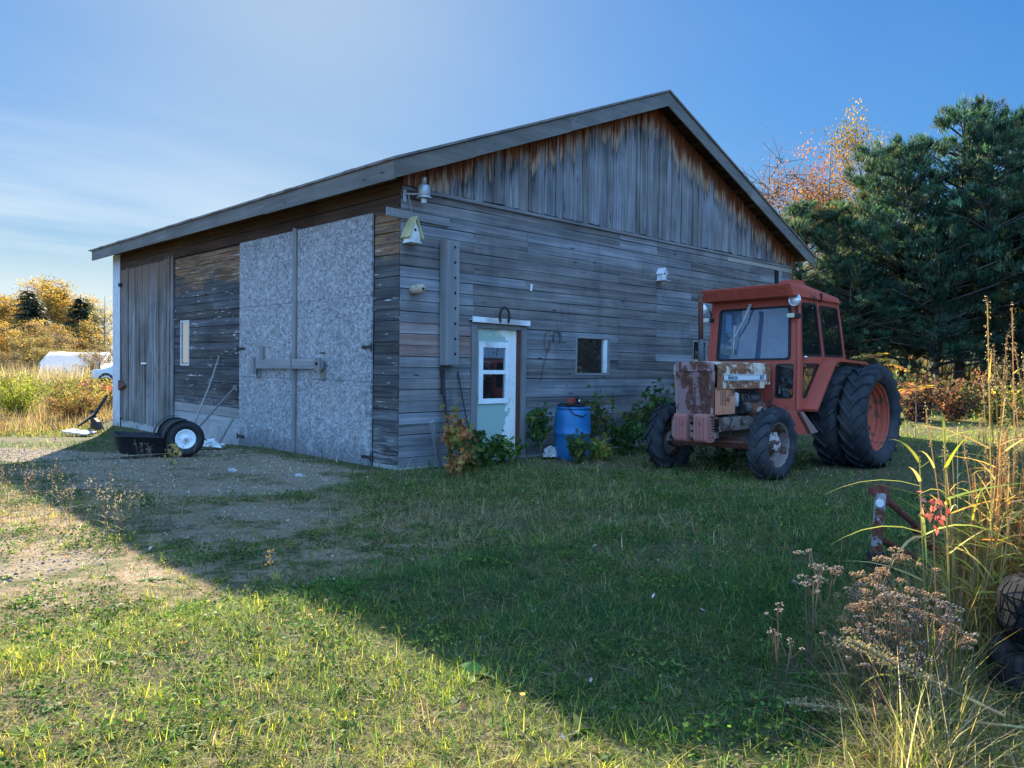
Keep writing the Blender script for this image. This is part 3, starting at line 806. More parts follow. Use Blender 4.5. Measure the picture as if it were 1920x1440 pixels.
# drilled timber post
t = thing('drilled_timber', 'thick grey timber with a row of drilled holes standing off the wall', 'timber', (.78, 0, 0))
b = MB(); b.rnd = .7; b.m = Matrix.Rotation(rad(0), 4, 'Y'); b.cbox((0, -.115, 2.32), (.235, .16, 1.76), (0, rad(-.4), 0), .008); b.build('beam', WGZ, t)
for i in range(8):
    b = MB(); z = 1.60+i*.215; b.cyl((.035-.006*(i-4)/2, -.196, z), (.035-.006*(i-4)/2, -.200, z), .019, 12); b.build('hole', WDARK, t)
b = MB(); b.rnd = .2; b.cbox((.13, -.06, 1.62), (.03, .03, .16)); RAWW = simple('raw_wood', (.5,.42,.30), .7); b.build('peg', RAWW, t); b = MB(); b.ball((.14, -.09, 2.80), .03, 10, 6); b.build('knob', RAWW, t)
b = MB(); b.cyl((.93, -.16, .0), (.90, -.06, 1.0), .022, 8); b.cbox((.895, -.03, .9), (.05, .03, .5)) if False else None
b.m = Matrix.Identity(4)
b2 = MB(); b2.cyl((.72, -.28, -.02), (.70, -.035, 1.46), .024, 8); b2.cbox((.705, -.08, 1.2), (.05, .03, .35))
tag(b2.build('iron_pipe', IRON), 'dark iron pipe leaning on the wall below the drilled timber', 'pipe')
b2 = MB(); b2.tube([(1.18, -.30, 0), (1.08, -.12, .8), (1.02, -.03, 1.35)], .011, 6)
tag(b2.build('thin_rod', IRON), 'thin dark rod leaning on the wall left of the door frame', 'rod')
def horseshoe(name, label, loc, r, rotx=0, mat=IRON, tilt=0):
    pts = []
    for i in range(15):
        a = rad(-42)+rad(264)*i/14
        pts.append((math.cos(a)*r*.86, 0, math.sin(a)*r))
    pts = [(x, y, z*1.12) for x, y, z in pts]
    b = MB(); vs, fs = [], []
    for i, p in enumerate(pts):
        d = Vector(p).normalized(); wd_ = r*.17
        for e, t_ in ((-1, 0), (1, 0), (1, 1), (-1, 1)): vs.append((p[0]+d.x*wd_*e, -.012*t_-.0, p[2]+d.z*wd_*e))
    for i in range(14):
        for e in range(4): fs.append((i*4+e, i*4+(e+1) % 4, (i+1)*4+(e+1) % 4, (i+1)*4+e))
    fs += [(0,1,2,3), (59,58,57,56)]
    b.add(vs, fs)
    o = b.build(name, mat); o.location = loc; o.rotation_euler = (rotx, tilt, 0)
    return tag(o, label, 'horseshoe')
horseshoe('horseshoe', 'dark horseshoe hung over the white cap of the door', (1.86, -.112, 2.19), .115)
horseshoe('horseshoe', 'dull horseshoe nailed to the planks left of the square window', (3.13, -.034, 1.92), .10, mat=simple('dull_iron', (.10,.09,.085), .8))
b = MB(); b.tube([(2.9+.09*math.cos(a)*(1 if a < 5 else .6), -.05, 1.85+.16*math.sin(a)) for a in np.linspace(.5, 6.4, 18)]+[(2.82, -.045, 1.5), (2.75, -.045, 1.2)], .005, 5)
tag(b.build('wire_loop', RUST), 'rusty wire loop hanging on the planks right of the door', 'wire')
b = MB(); b.cbox((2.50, -.045, 2.68), (.035, .02, .11), (0, rad(8), 0)); tag(b.build('paper_tag', WHITEP), 'tiny pale tag stuck high on the wall above the door', 'tag')
# tool handles leaning on the door side
M_HANDLE = simple('tool_handle', (.30,.27,.23), .7, var=.25, scale=14)
b = MB(); b.tube([(-.62, 5.60, .02), (-.45, 5.62, .42), (-.22, 5.62, .98), (-.045, 5.58, 1.56)], [.017, .018, .017, .014], 8)
tag(b.build('long_handle', M_HANDLE), 'long pale wooden tool handle leaning against the dark planks', 'tool handle')
b = MB(); b.tube([(-.80, 5.25, .02), (-.40, 5.05, .55), (-.045, 4.86, 1.02)], [.02, .02, .019], 8); b.cbox((-.06, 4.87, .97), (.03, .16, .05), (rad(25), 0, 0))
tag(b.build('grey_handle', simple('dark_handle', (.15,.145,.14), .7)), 'shorter grey handle leaning beside the chipboard door', 'tool handle')
b = MB(); b.tube([(-.62, 4.35, .0), (-.30, 4.45, .45)], .022, 8); tag(b.build('stake', WGZ), 'short grey stake leaning low by the chipboard door', 'stake')
b = MB(); b.tube([(-.75, 5.3, .32), (-.75, 4.9, .20), (-.70, 4.5, .07), (-.62, 4.25, .03)], .012, 6); tag(b.build('hose_piece', BLACKR), 'black hose piece curving to the ground by the cart', 'hose')
def crumple(name, loc, size, mat, label, cat):
    bm = bmesh.new(); bmesh.ops.create_icosphere(bm, subdivisions=3, radius=1)
    for v in bm.verts:
        k = 1+.25*math.sin(9*v.co.x+3)*math.cos(8*v.co.y)+random.uniform(-.12, .12)
        v.co = Vector((v.co.x*size[0]*k, v.co.y*size[1]*k, max(-.05, v.co.z)*size[2]*k))
    me = bpy.data.meshes.new(name); bm.to_mesh(me); bm.free(); me.materials.append(mat)
    o = bpy.data.objects.new(name, me); COL.objects.link(o); o.location = loc; return tag(o, label, cat)
crumple('plaster_debris', (-.62, 4.72, .0), (.17, .52, .10), WHITEP, 'white crumpled debris on the ground by the chipboard door', 'debris')
crumple('stone', (2.62, -.42, .05), (.16, .12, .14), simple('pale_stone', (.42,.41,.39), .9), 'pale stone at the foot of the wall right of the door', 'stone')
for i, (x, y, s) in enumerate([(-1.75, 1.3, .06), (-1.3, .35, .05)]):
    crumple('stone', (x, y, .0), (s, s*.8, s*.6), simple('grey_stone', (.40,.39,.38), .9), ['small grey stone lying in the gravel before the doors', 'second small stone in the gravel nearer the corner'][i], 'stone')
# leaning broken planks in the corner shrub
b = MB(); b.rnd = .8; b.m = Matrix.Translation((.42, -.30, .33)) @ Euler((rad(18), rad(-28), 0)).to_matrix().to_4x4(); b.box((-.035, -.012, -.40), (.035, .012, .42))
tag(b.build('broken_lath', WGZ), 'broken grey lath leaning in the shrub at the barn corner', 'lath')
# far corner clutter
b = MB(); b.tube([(-.12, 11.75, .78), (-.45, 11.5, .38), (-.95, 11.0, .14)], [.035, .04, .03], 8); b.prism([(10.9, .02), (11.7, .0), (11.72, .45), (11.5, .28), (11.2, .2)], .42, .50, lf_)
tag(b.build('old_plough_beam', IRON), 'black bent plough beam leaning at the far barn corner', 'plough beam').location = (0, 0, -.20)
b = MB(); b.m = Matrix.Translation((-1.0, 10.75, float(gh(-1., 10.75))+.09)) @ Euler((rad(4), rad(-5), rad(30))).to_matrix().to_4x4(); b.box((-.16, -.34, -.015), (.16, .34, .015)); tag(b.build('loose_board', simple('pale_board', (.55,.54,.5), .7)), 'pale loose board lying in the sun at the far barn corner', 'board')

# ---- blue barrel
t = thing('plastic_barrel', 'blue plastic barrel beside the wall with cables on its lid', 'barrel', (2.88, -.62, 0))
m, n = newmat('blue_plastic'); BLUE = m
v = n.coords(); a = n.noise(v, 5, 6, .6); st = n.noise(n.coords((9, 9, .6)), 1., 4)
c = n.mix(a, (.010,.115,.27), (.018,.15,.33)); c = n.mix(n.math('MULTIPLY', n.step(st, .56, .70), .55), c, (.02,.06,.13))
n.out(n.bsdf(Base_Color=c, Roughness=.45, Specular_IOR_Level=.4))
b = MB(); b.smooth = True
prof = [(0, 0), (.255, 0), (.272, .03), (.284, .16), (.288, .30), (.29, .43), (.298, .44), (.298, .465), (.29, .475), (.289, .60), (.284, .74), (.274, .83), (.262, .85), (.262, .865), (.275, .87), (.275, .90), (.25, .90), (.245, .875), (0, .872)]
b.lathe([(r*.98, h*.91) for r, h in prof], 40); b.build('drum', BLUE, t)
for (x, y) in ((.14, .05), (-.14, -.03)):
    b = MB(); b.smooth = True; b.m = Matrix.Translation((x, y, .793)); b.lathe([(.035, 0), (.035, .022), (0, .022)], 14); b.build('bung', BLUE, t)
b = MB()
for kk in range(3):
    pts = []
    for i in range(22):
        a = 2*PI*i/21*1.0+kk*1.3; r = .19+.05*math.sin(3*a+kk); pts.append((r*math.cos(a)-.02, r*math.sin(a)*.9, .832+.012*kk+.01*math.sin(5*a)))
    b.tube(pts, .011, 6)
b.tube([(-.22, -.12, .83), (-.26, -.17, .78), (-.2, -.215, .71), (-.08, -.285, .68), (.02, -.265, .73), (.03, -.2, .83)], .009, 6)
b.tube([(.1, .0, .84), (.2, .1, .86), (.33, .16, .82)], .009, 6)
tag(b.build('jumper_cable', BLACKR), 'black cable coil lying on the blue barrel lid', 'cable').location = (2.88, -.62, 0)
t = thing('power_tool', 'small red and black tool on top of the blue barrel', 'tool', (2.86, -.64, .86))
b = MB(); b.cbox((-.04, 0, .055), (.12, .10, .09), (0, 0, .2), .015); b.build('body', simple('red_plastic', (.32,.06,.04), .5), t)
b = MB(); b.cbox((.085, 0, .05), (.08, .08, .10), (0, 0, .2), .01); b.build('battery', BLACKR, t)
b = MB(); b.cyl((.09, -.045, .055), (.09, -.052, .055), .018, 10); b.build('dial', WHITEP, t)

# ---- tyres
def tyre_profile(ro, ri, w, sh=.12):
    h = w/2
    return [(ri, -h*.62), (ri+.02, -h*.74), (ri+(ro-ri)*.35, -h*.97), (ri+(ro-ri)*.65, -h), (ro-sh*.35, -h*.93), (ro-.012, -h*.72), (ro, -h*.35), (ro, h*.35), (ro-.012, h*.72), (ro-sh*.35, h*.93), (ri+(ro-ri)*.65, h), (ri+(ro-ri)*.35, h*.97), (ri+.02, h*.74), (ri, h*.62)]
def lugs(b, ro, w, n, lh, lw, sweep, sgn=1):
    """chevron bars of a tractor tyre about local Z"""
    for k in range(n):
        for side in (-1, 1):
            a0 = 2*PI*(k+(.5 if side > 0 else 0))/n
            vs = []; S = 6
            for i in range(S+1):
                t_ = i/S; y = side*w*(-.03+.53*t_); a = a0+sgn*sweep*(t_**.85)
                r = ro-(.0 if t_ < .6 else (t_-.6)**1.6*.34*w)
                if t_ > .8: r -= .01
                hw = lw/ro*.5*(.8+.3*t_); rb = r-.03; rt = r+lh*(1-.25*max(0, t_-.8)*5)
                for (rr, da) in ((rb, -hw*1.25), (rt, -hw*.8), (rt, hw*.8), (rb, hw*1.25)):
                    vs.append((rr*math.cos(a+da), rr*math.sin(a+da), y))
            fs = []
            for i in range(S):
                for e in range(4): fs.append((i*4+e, i*4+(e+1) % 4, (i+1)*4+(e+1) % 4, (i+1)*4+e))
            fs += [(0,1,2,3), (S*4+3, S*4+2, S*4+1, S*4)]
            b.add(vs, fs)
m, n = newmat('tractor_tyre_rubber'); AGR = m
v = n.coords(); a = n.noise(v, 7, 6, .65); bb = n.noise(v, 1.6, 4)
c = n.ramp(a, [(.3, (.016,.017,.019)), (.55, (.032,.033,.036)), (.75, (.062,.061,.060))]); c = n.mix(n.math('MULTIPLY', n.step(bb, .45, .7), .5), c, (.085,.08,.074))
n.out(n.bsdf(Base_Color=c, Roughness=.85, Specular_IOR_Level=.25, Normal=n.bump(a, .2, .004)))

# ---- black dump cart by the door side
ct = thing('yard_cart', 'black poly yard cart with white hub wheels on the gravel', 'cart', (-1.62, 3.20, float(gh(-1.62, 3.2))), (0, 0, rad(-12)))
b = MB(); b.smooth = True
vs, fs = [], []
ring = lambda cx, cy, hx, hy, z, rr=.14, tz=0: [(cx+sx*(hx-rr)+rr*math.cos(a), cy+sy*(hy-rr)+rr*math.sin(a), z+tz*(cx+sx*hx)) for sx, sy, a0 in ((1,1,0),(-1,1,PI/2),(-1,-1,PI),(1,-1,3*PI/2)) for a in (a0, a0+PI/6, a0+PI/3, a0+PI/2)]
rings = [ring(-.46, .40, .36, .32, .06, .10), ring(-.46, .40, .41, .36, .09, .10), ring(-.46, .40, .45, .39, .27, .10, -.06), ring(-.46, .40, .48, .42, .275, .10, -.06), ring(-.46, .40, .48, .42, .30, .10, -.06), ring(-.46, .40, .43, .37, .295, .10, -.06), ring(-.46, .40, .39, .33, .11, .10)]
for r_ in rings: vs += r_
for i in range(len(rings)-1):
    for k in range(16): fs.append((i*16+k, i*16+(k+1) % 16, (i+1)*16+(k+1) % 16, (i+1)*16+k))
fs += [tuple(range(16))[::-1], tuple(range(96, 112))]
b.add(vs, fs); b.build('tub', BLACKR, ct)
def cartwheel(y):
    w = MB(); w.smooth = True; w.m = Matrix.Translation((0, y, .275)) @ Matrix.Rotation(PI/2, 4, 'X')
    w.lathe(tyre_profile(.275, .15, .17), 36, closed=True); ty = w.build('wheel', BLACKR, ct)
    w = MB(); w.smooth = True; w.m = Matrix.Translation((0, y, .275)) @ Matrix.Rotation(PI/2, 4, 'X')
    w.lathe([(.152, -.06), (.152, .045), (.146, .058), (.13, .05), (.10, .03), (.06, .028), (.05, .045), (.03, .05), (0, .05)], 32); w.build('rim', WHITEP, ty)
    w = MB(); w.m = Matrix.Translation((0, y, .275)) @ Matrix.Rotation(PI/2, 4, 'X')
    w.lathe([(.026, .05), (.024, .075), (0, .08)], 12)
    for k in range(4): w.cyl((.085*math.cos(k*PI/2), .085*math.sin(k*PI/2), .03), (.085*math.cos(k*PI/2), .085*math.sin(k*PI/2), .036), .008, 8)
    w.build('hub_cap', ZINC, ty)
cartwheel(0.0); cartwheel(.82)
b = MB(); b.cyl((0, -.02, .275), (0, .80, .275), .02, 8); b.box((-.6, .20, .11), (.02, .26, .16)); b.box((-.6, .46, .11), (.02, .52, .16)); b.build('axle_frame', IRON, ct)
for y in (.0, .82):
    b = MB(); b.smooth = True; vs, fs = [], []
    for i in range(9):
        a = rad(78)+rad(100)*i/8; r = .30
        vs += [(r*math.cos(a)-.02, y-.10, .275+r*math.sin(a)), (r*math.cos(a)-.02, y+.12, .275+r*math.sin(a))]
    for i in range(8): fs.append((2*i, 2*i+1, 2*i+3, 2*i+2))
    b.add(vs, fs); b.build('mudguard', BLACKR, ct)

# ---- stacked tyres at the right edge
def road_tyre(name, label, loc, rot, ro=.345, w=.235, mat=None):
    t = thing(name, label, 'tyre', loc, rot, 'stacked road tyres')
    b = MB(); b.smooth = True; b.lathe(tyre_profile(ro-.010, .20, w), 64, closed=True); b.build('carcass', mat, t)
    b = MB(); N_ = 46
    rowsz = [(-.115, -.062, 0), (-.055, -.004, .5), (.004, .055, .2), (.062, .115, .7)]
    for (z0, z1, ph) in rowsz:
        for k in range(N_):
            a = 2*PI*(k+ph)/N_; da = 2*PI/N_*.40; tw = .03*(1 if z0 < 0 else -1)
            edge = abs(z0) > .06 or abs(z1) > .1
            f0 = ro-(.030 if z0 < -.1 else .0); f1 = ro-(.030 if z1 > .1 else .0)
            vs = []
            for rr_, (z, ff, tt) in ((0, (z0, f0, -tw)), (0, (z1, f1, tw))):
                for dr_ in (-.022, .0):
                    for s_ in (-1, 1): vs.append(((ff+dr_)*math.cos(a+da*s_+tt), (ff+dr_)*math.sin(a+da*s_+tt), z))
            b.add(vs, [(0,1,3,2), (4,6,7,5), (2,3,7,6), (0,4,5,1), (0,2,6,4), (1,5,7,3)])
    b.build('tread', mat, t)
    return t
TY1 = simple('worn_tyre', (.020,.020,.021), .98, var=.35, scale=12, dirt=(.030,.029,.028), spec=.02); TY2 = simple('muddy_tyre', (.028,.027,.026), .98, var=.5, scale=14, dirt=(.07,.062,.05), spec=.02)
tx, ty_ = C(2064, 3.17)
tz_ = float(gh(tx, ty_))
road_tyre('old_tyre', 'muddy bottom tyre of the stack at the right edge', (tx-.01, ty_+.02, tz_+.118), (0, 0, .3), mat=TY2)
road_tyre('old_tyre', 'cleaner top tyre of the stack at the right edge', (tx+.01, ty_-.01, tz_+.372), (rad(5), rad(3), 1.1), ro=.35, w=.26, mat=TY1)

# ---- rusty implement in the weeds
ix, iy = C(1652, 5.0)
t = thing('farm_implement', 'rusty red implement with a pale upright sticking out of the weeds', 'farm implement', (ix, iy, float(gh(ix, iy))-.02), (0, 0, rad(-42)))
RR = paint_rust('implement_red', (.15,.035,.025), amount=.5, scale=9)
b = MB(); b.cbox((0, 0, .31), (.058, .045, .56), (0, rad(3), 0), .006); b.build('upright', paint_rust('implement_pale', (.30,.29,.28), amount=.52, scale=10), t)
b = MB(); b.cbox((.045, .03, .575), (.05, .07, .13), (0, 0, 0), .006); b.cbox((.0, .03, .60), (.085, .05, .05), (0, 0, 0), .006); b.build('top_bracket', RR, t)
b = MB(); b.m = Matrix.Translation((-.005, -.024, .53)) @ Matrix.Rotation(PI/2, 4, 'X'); b.lathe([(.026, 0), (.026, .012), (0, .012)], 16); b.build('pin', WHITEP, t)
for p0, p1, r_ in (((.06, .03, .55), (.36, .10, .32), .022), ((.30, .09, .36), (.62, .20, .06), .04), ((.05, .03, .28), (.55, .20, .02), .024)):
    b = MB(); b.cyl(p0, p1, r_, 10); b.build('brace', RR, t)
b = MB(); b.cbox((0, 0, .16), (.10, .10, .10), (0, 0, 0), .01); b.build('foot_clamp', IRON, t)

# ------------------------------------------------------------------ tractor
TR = thing('tractor', 'old rusty red farm tractor with glazed cab parked along the barn wall', 'tractor', (5.62, -2.95, 0), (rad(-1.1), 0, 0))
T = lambda f, l, z: (-f, -l, z)
CABR = paint_rust('cab_red', (.37,.060,.032), (.15,.05,.025), amount=.33, scale=3.2, rough=.62)
HOODW = paint_rust('hood_faded_paint', (.54,.45,.33), (.26,.11,.055), amount=.525, scale=4.2, dark=(.09,.035,.022), rough=.75)
GRIL = paint_rust('grille_rust', (.30,.18,.17), (.17,.07,.05), amount=.47, scale=7, stretch=(1,1,.6), rough=.8)
ORNG = paint_rust('orange_side_paint', (.50,.19,.10), (.20,.085,.05), amount=.36, scale=4)
WGHT = paint_rust('weight_red', (.36,.13,.10), (.12,.05,.035), amount=.42, scale=6)
FRAMEG = paint_rust('frame_grime', (.22,.17,.13), (.10,.05,.035), amount=.45, scale=8)
ENG = simple('engine_grime', (.05,.046,.042), .8, .2, var=.7, scale=16, dirt=(.14,.11,.09))
SEAL = simple('rubber_seal', (.012,.013,.014), .7)
CHROME = simple('chrome', (.7,.7,.7), .25, .9, var=.1)
WSG = glass('windscreen_glass', (.55,.74,.90), .08, .13, (.34,.56,.84))
SIDEG = glass('cab_side_glass', (.20,.27,.28), .02, .015)
def rbox(b, f0, f1, l0, l1, z0, z1, bev=.01):
    b.cbox(T((f0+f1)/2, (l0+l1)/2, (z0+z1)/2), (abs(f1-f0), abs(l1-l0), abs(z1-z0)), (0,0,0), bev)
# wheels
def agwheel(f, l, z, ro, ri, w, n_, lh, rimf, rimmat, name='wheel', dish=.0, hub=True):
    side = 1 if l > 0 else -1
    base = Matrix.Translation(T(f, l, z)) @ Matrix.Rotation(PI/2 if side > 0 else -PI/2, 4, 'X')   # local +Z points outward
    b = MB(); b.smooth = True; b.m = base; b.lathe(tyre_profile(ro, ri, w, .16), 56, closed=True)
    b.smooth = False; lugs(b, ro-.004, w, n_, lh, .05 if ro > .6 else .04, .34 if ro > .6 else .42, -1)
    ty = b.build(name, AGR, TR)
    b = MB(); b.m = base; b.lathe(rimf, 80, cap=False); b.build('rim', rimmat, ty)
    return ty, base
def rearrim(w):
    h = w/2*.62
    return [(.532, h+.010), (.524, h+.018), (.512, h+.008), (.508, h-.03), (.486, h-.040), (.482, h-.085), (.462, h-.092), (.456, h-.155), (.436, h-.165), (.430, h-.215), (.40, h-.236), (.30, h-.242), (.12, h-.245), (.0, h-.245)]
REDRIM = paint_rust('rim_red', (.40,.075,.035), (.22,.08,.05), amount=.38, scale=9)
for l in (1.145, .73, -.73):
    ty, base = agwheel(-.04, l, .735, .745, .505, .385, 20, .042, rearrim(.385), REDRIM)
    if l > 1:
        for k in range(6):
            b = MB(); b.m = base; a = 2*PI*k/6+.42; c_, s_ = math.cos(a)*.33, math.sin(a)*.33
            b.cyl((c_, s_, -.14), (c_, s_, -.1195), .034, 14); b.build('rim_hole', WDARK, ty)
FRIM = paint_rust('front_rim', (.20,.14,.12), (.11,.05,.03), amount=.5, scale=6)
for l in (.80, -.80):
    ty, base = agwheel(2.32, l, .44, .465, .285, .27, 15, .034, [(.298, .09), (.288, .094), (.272, .075), (.262, .03), (.25, -.02), (.22, -.05), (.17, -.055)], FRIM)
    b = MB(); b.m = base; b.smooth = True
    b.lathe([(.17, -.057), (.17, -.02), (.15, -.005), (.135, .03), (.12, .055), (.085, .075), (.07, .085), (.0, .088)], 28)
    for k in range(8):
        a = 2*PI*k/8; b.cyl((.19*math.cos(a), .19*math.sin(a), -.05), (.19*math.cos(a), .19*math.sin(a), -.02), .014, 6)
    b.cbox((.0, .11, .03), (.08, .10, .05), (0,0,0), .008)
    b.build('hub', paint_rust('hub_flaking', (.42,.33,.30), (.10,.05,.035), amount=.5, scale=9), ty)
# frame, axles
b = MB()
for s_ in (-1, 1): rbox(b, 1.35, 3.0, s_*.22, s_*.30, .60, .79)
rbox(b, 2.80, 3.02, -.30, .30, .52, .80); rbox(b, .0, 1.5, -.26, .26, .52, .9, .03); rbox(b, 1.3, 2.3, -.16, .16, .38, .66, .03)
for f in (1.95, 2.15, 2.6): b.cyl(T(f, .301, .70), T(f, .315, .70), .022, 8)
b.build('frame', FRAMEG, TR)
b = MB(); rbox(b, 2.22, 2.42, -.66, .66, .36, .50, .03); b.cyl(T(2.32, .55, .40), T(2.32, .70, .42), .10, 14); b.cyl(T(2.32, -.55, .40), T(2.32, -.70, .42), .10, 14)
b.cyl(T(2.5, .6, .45), T(2.5, -.6, .45), .02, 8); rbox(b, 2.25, 2.42, .50, .64, .36, .62, .03); rbox(b, 2.25, 2.42, -.64, -.50, .36, .62, .03)
b.build('front_axle', paint_rust('axle_rust', (.12,.05,.04), amount=.5, scale=6), TR)
b = MB(); b.cyl(T(-.04, -.75, .735), T(-.04, .95, .735), .09, 16); rbox(b, -.35, .3, -.3, .3, .5, .95, .05); b.build('rear_axle', ENG, TR)
# hood
b = MB(); hp = [(-.335, 1.17), (-.345, 1.44), (-.325, 1.50), (-.27, 1.525), (.0, 1.54), (.27, 1.525), (.325, 1.50), (.345, 1.44), (.335, 1.17)]
hin = [(l*.965, z-.012*(1 if z > 1.3 else 0)) for l, z in hp]
def shell(b, f0, f1, outer, inner):
    vs, fs = [], []; n_ = len(outer)
    for f in (f0, f1):
        vs += [T(f, l, z) for l, z in outer]+[T(f, l, z) for l, z in inner]
    for i in range(n_-1):
        fs.append((i, i+1, 2*n_+i+1, 2*n_+i)); fs.append((n_+i, 3*n_+i, 3*n_+i+1, n_+i+1))
        fs.append((i, n_+i, n_+i+1, i+1)); fs.append((2*n_+i, 2*n_+i+1, 3*n_+i+1, 3*n_+i))
    for i in (0, n_-1): fs.append((i, 2*n_+i, 3*n_+i, n_+i))
    b.add(vs, fs)
shell(b, 1.66, 2.90, hp, hin)
hp2 = [(l, max(z, 1.22)) for l, z in hp]; hin2 = [(l*.965, max(z-.012*(1 if z > 1.3 else 0), 1.22)) for l, z in hp]
shell(b, 1.50, 1.658, hp2, hin2)
b.build('hood', HOODW, TR)
b = MB()
for i in range(7): rbox(b, 1.535+i*.034, 1.555+i*.034, .318, .342, 1.455, 1.505, .004)
b.build('hood_vent', HOODW, TR)
b = MB(); rbox(b, 1.64, 2.76, .343, .351, 1.275, 1.365, .003); pl = b.build('name_plate', simple('plate_silver', (.62,.66,.66), .5, .1, var=.12), TR)
b = MB(); rbox(b, 1.655, 2.745, .351, .3525, 1.352, 1.358, .0); rbox(b, 1.655, 2.745, .351, .3525, 1.282, 1.288, .0); b.build('plate_border', SEAL, pl)
def text(body, f, z, size, mat, parent, name, shear=.25, l=.3525):
    cu_ = bpy.data.curves.new(name, 'FONT'); cu_.body = body; cu_.size = size; cu_.shear = shear; cu_.extrude = .0012; cu_.offset = size*.012
    o = bpy.data.objects.new(name, cu_); COL.objects.link(o)
    me = bpy.data.meshes.new_from_object(o.evaluated_get(bpy.context.evaluated_depsgraph_get())); bpy.data.objects.remove(o); bpy.data.curves.remove(cu_)
    me.materials.clear(); me.materials.append(mat); me.name = name
    o = bpy.data.objects.new(name, me); COL.objects.link(o); o.parent = parent
    o.location = T(f, l, z); o.rotation_euler = (PI/2, 0, 0)
    return o
TXT = simple('plate_lettering', (.015,.05,.055), .6)
text('Belarus', 2.68, 1.297, .085, TXT, pl, 'lettering', .35)
text('802', 1.83, 1.297, .075, TXT, pl, 'lettering', .3)
# nose and grille
b = MB()
b.prism([(-.285, 1.405), (.285, 1.405), (.285, 1.49), (.255, 1.525), (0, 1.535), (-.255, 1.525), (-.285, 1.49)], 2.90, 2.955, lambda l, z, f: T(f, l, z))
for i in range(17): rbox(b, 2.954, 2.962, -.262+i*.0325, -.248+i*.0325, 1.42, 1.50, .002)
b.build('nose_cap', GRIL, TR)
b = MB(); gz0, gz1 = .835, 1.40
b.prism([(-.255, gz0), (.255, gz0), (.285, gz1), (-.285, gz1)], 2.90, 2.925, lambda l, z, f: T(f, l, z))
for i in range(60):
    z = gz0+.012+(gz1-gz0-.03)*i/59; hw = .245+.028*(z-gz0)/(gz1-gz0)
    rbox(b, 2.925, 2.931, -hw, hw, z, z+.0045, .0)
for s_ in (-1, 1): b.prism([(s_*.25, gz0), (s_*.272, gz0), (s_*.302, gz1), (s_*.28, gz1)], 2.90, 2.945, lambda l, z, f: T(f, l, z))
b.build('grille', GRIL, TR)
for s_ in (1, -1):
    b = MB(); rbox(b, 2.415, 2.895, s_*.285, s_*.31, .83, 1.165, .006); sp_ = b.build('side_panel', ORNG, TR)
    b = MB()
    for i in range(4): rbox(b, 2.66+i*.038, 2.673+i*.038, s_*.305, s_*.3115, .95, 1.14, .0)
    for z in (.87, .90): b.cyl(T(2.72, s_*.305, z), T(2.72, s_*.3118, z), .010, 8)
    b.build('louvre', WDARK, sp_)
# engine
b = MB(); rbox(b, 1.45, 2.40, -.2, .17, .62, 1.14, .03)
for i in range(4): rbox(b, 1.62+i*.19, 1.74+i*.19, .10, .215, .98, 1.12, .02)
b.cyl(T(1.58, .24, .88), T(2.12, .24, .90), .085, 16); b.cyl(T(1.72, .25, 1.03), T(1.95, .25, 1.03), .05, 12)
rbox(b, 1.55, 1.75, .15, .30, .78, .98, .02); b.cyl(T(2.2, .2, .72), T(2.2, .3, .72), .07, 14)
for i in range(7): b.tube([T(1.6+.1*i, .2, 1.12), T(1.62+.1*i, .28, 1.05+.02*(i % 3)), T(1.66+.08*i, .27, .95)], .009, 6)
b.build('engine', ENG, TR)
b = MB(); b.smooth = True; b.m = Matrix.Translation(T(2.30, .24, .93)); b.lathe([(0, 0), (.05, 0), (.052, .17), (.03, .19), (0, .19)], 16); b.build('oil_filter', simple('dirty_white_filter', (.50,.49,.45), .6, var=.35), TR)
b = MB(); b.smooth = True; b.cyl(T(1.62, .27, .87), T(1.98, .27, .87), .095, 20); b.cyl(T(1.60, .27, .87), T(1.62, .27, .87), .06, 14); b.build('starter_motor', paint_rust('motor_rust', (.28,.22,.18), amount=.5, scale=9), TR)
b = MB(); b.tube([T(1.56, .32, .95), T(1.50, .38, .93), T(1.40, .42, .87), T(1.30, .40, .86), T(1.28, .36, .88), T(1.42, .38, .90)], .011, 6)
b.tube([T(1.56, .34, .84), T(1.46, .42, .83), T(1.30, .44, .85)], .010, 6); b.build('hose', BLACKR, TR)
# suitcase weights
def weight(l0):
    b = MB()
    for s0, s1, sc in ((l0, l0+.046, 1.),):
        poly = []
        for (cx, cz, a0) in ((3.06, .80, 0), (2.95, .80, PI/2), (2.95, .52, PI), (3.06, .52, 3*PI/2)):
            for k in range(4):
                a = a0+PI/2*k/3; poly.append((cx+.045*math.cos(a), cz+.045*math.sin(a)))
        b.prism(poly, s0, s1, lambda f, z, l: T(f, l, z))
        mid = (s0+s1)/2
        b.prism([(f+(.012 if f > 3 else 0), z) for f, z in poly], mid-.008, mid+.008, lambda f, z, l: T(f, l, z))
    return b.build('front_weight', WGHT, TR)
for g0 in (-.205, .10):
    for k in range(4): weight(g0+k*.050)
b = MB()
for i in range(8): rbox(b, 2.93, 3.08, .292, .309, .51+i*.036, .527+i*.036, .006)
rbox(b, 2.98, 3.06, .292, .305, .785, .82, .01)
b.build('weight_ribs', WGHT, TR)
b = MB(); rbox(b, 2.92, 3.04, -.22, .32, .80, .82, .004); rbox(b, 2.98, 3.02, -.0, .1, .6, .63, .004); rbox(b, 2.98, 3.02, -.0, .1, .7, .73, .004); b.build('weight_carrier', FRAMEG, TR)
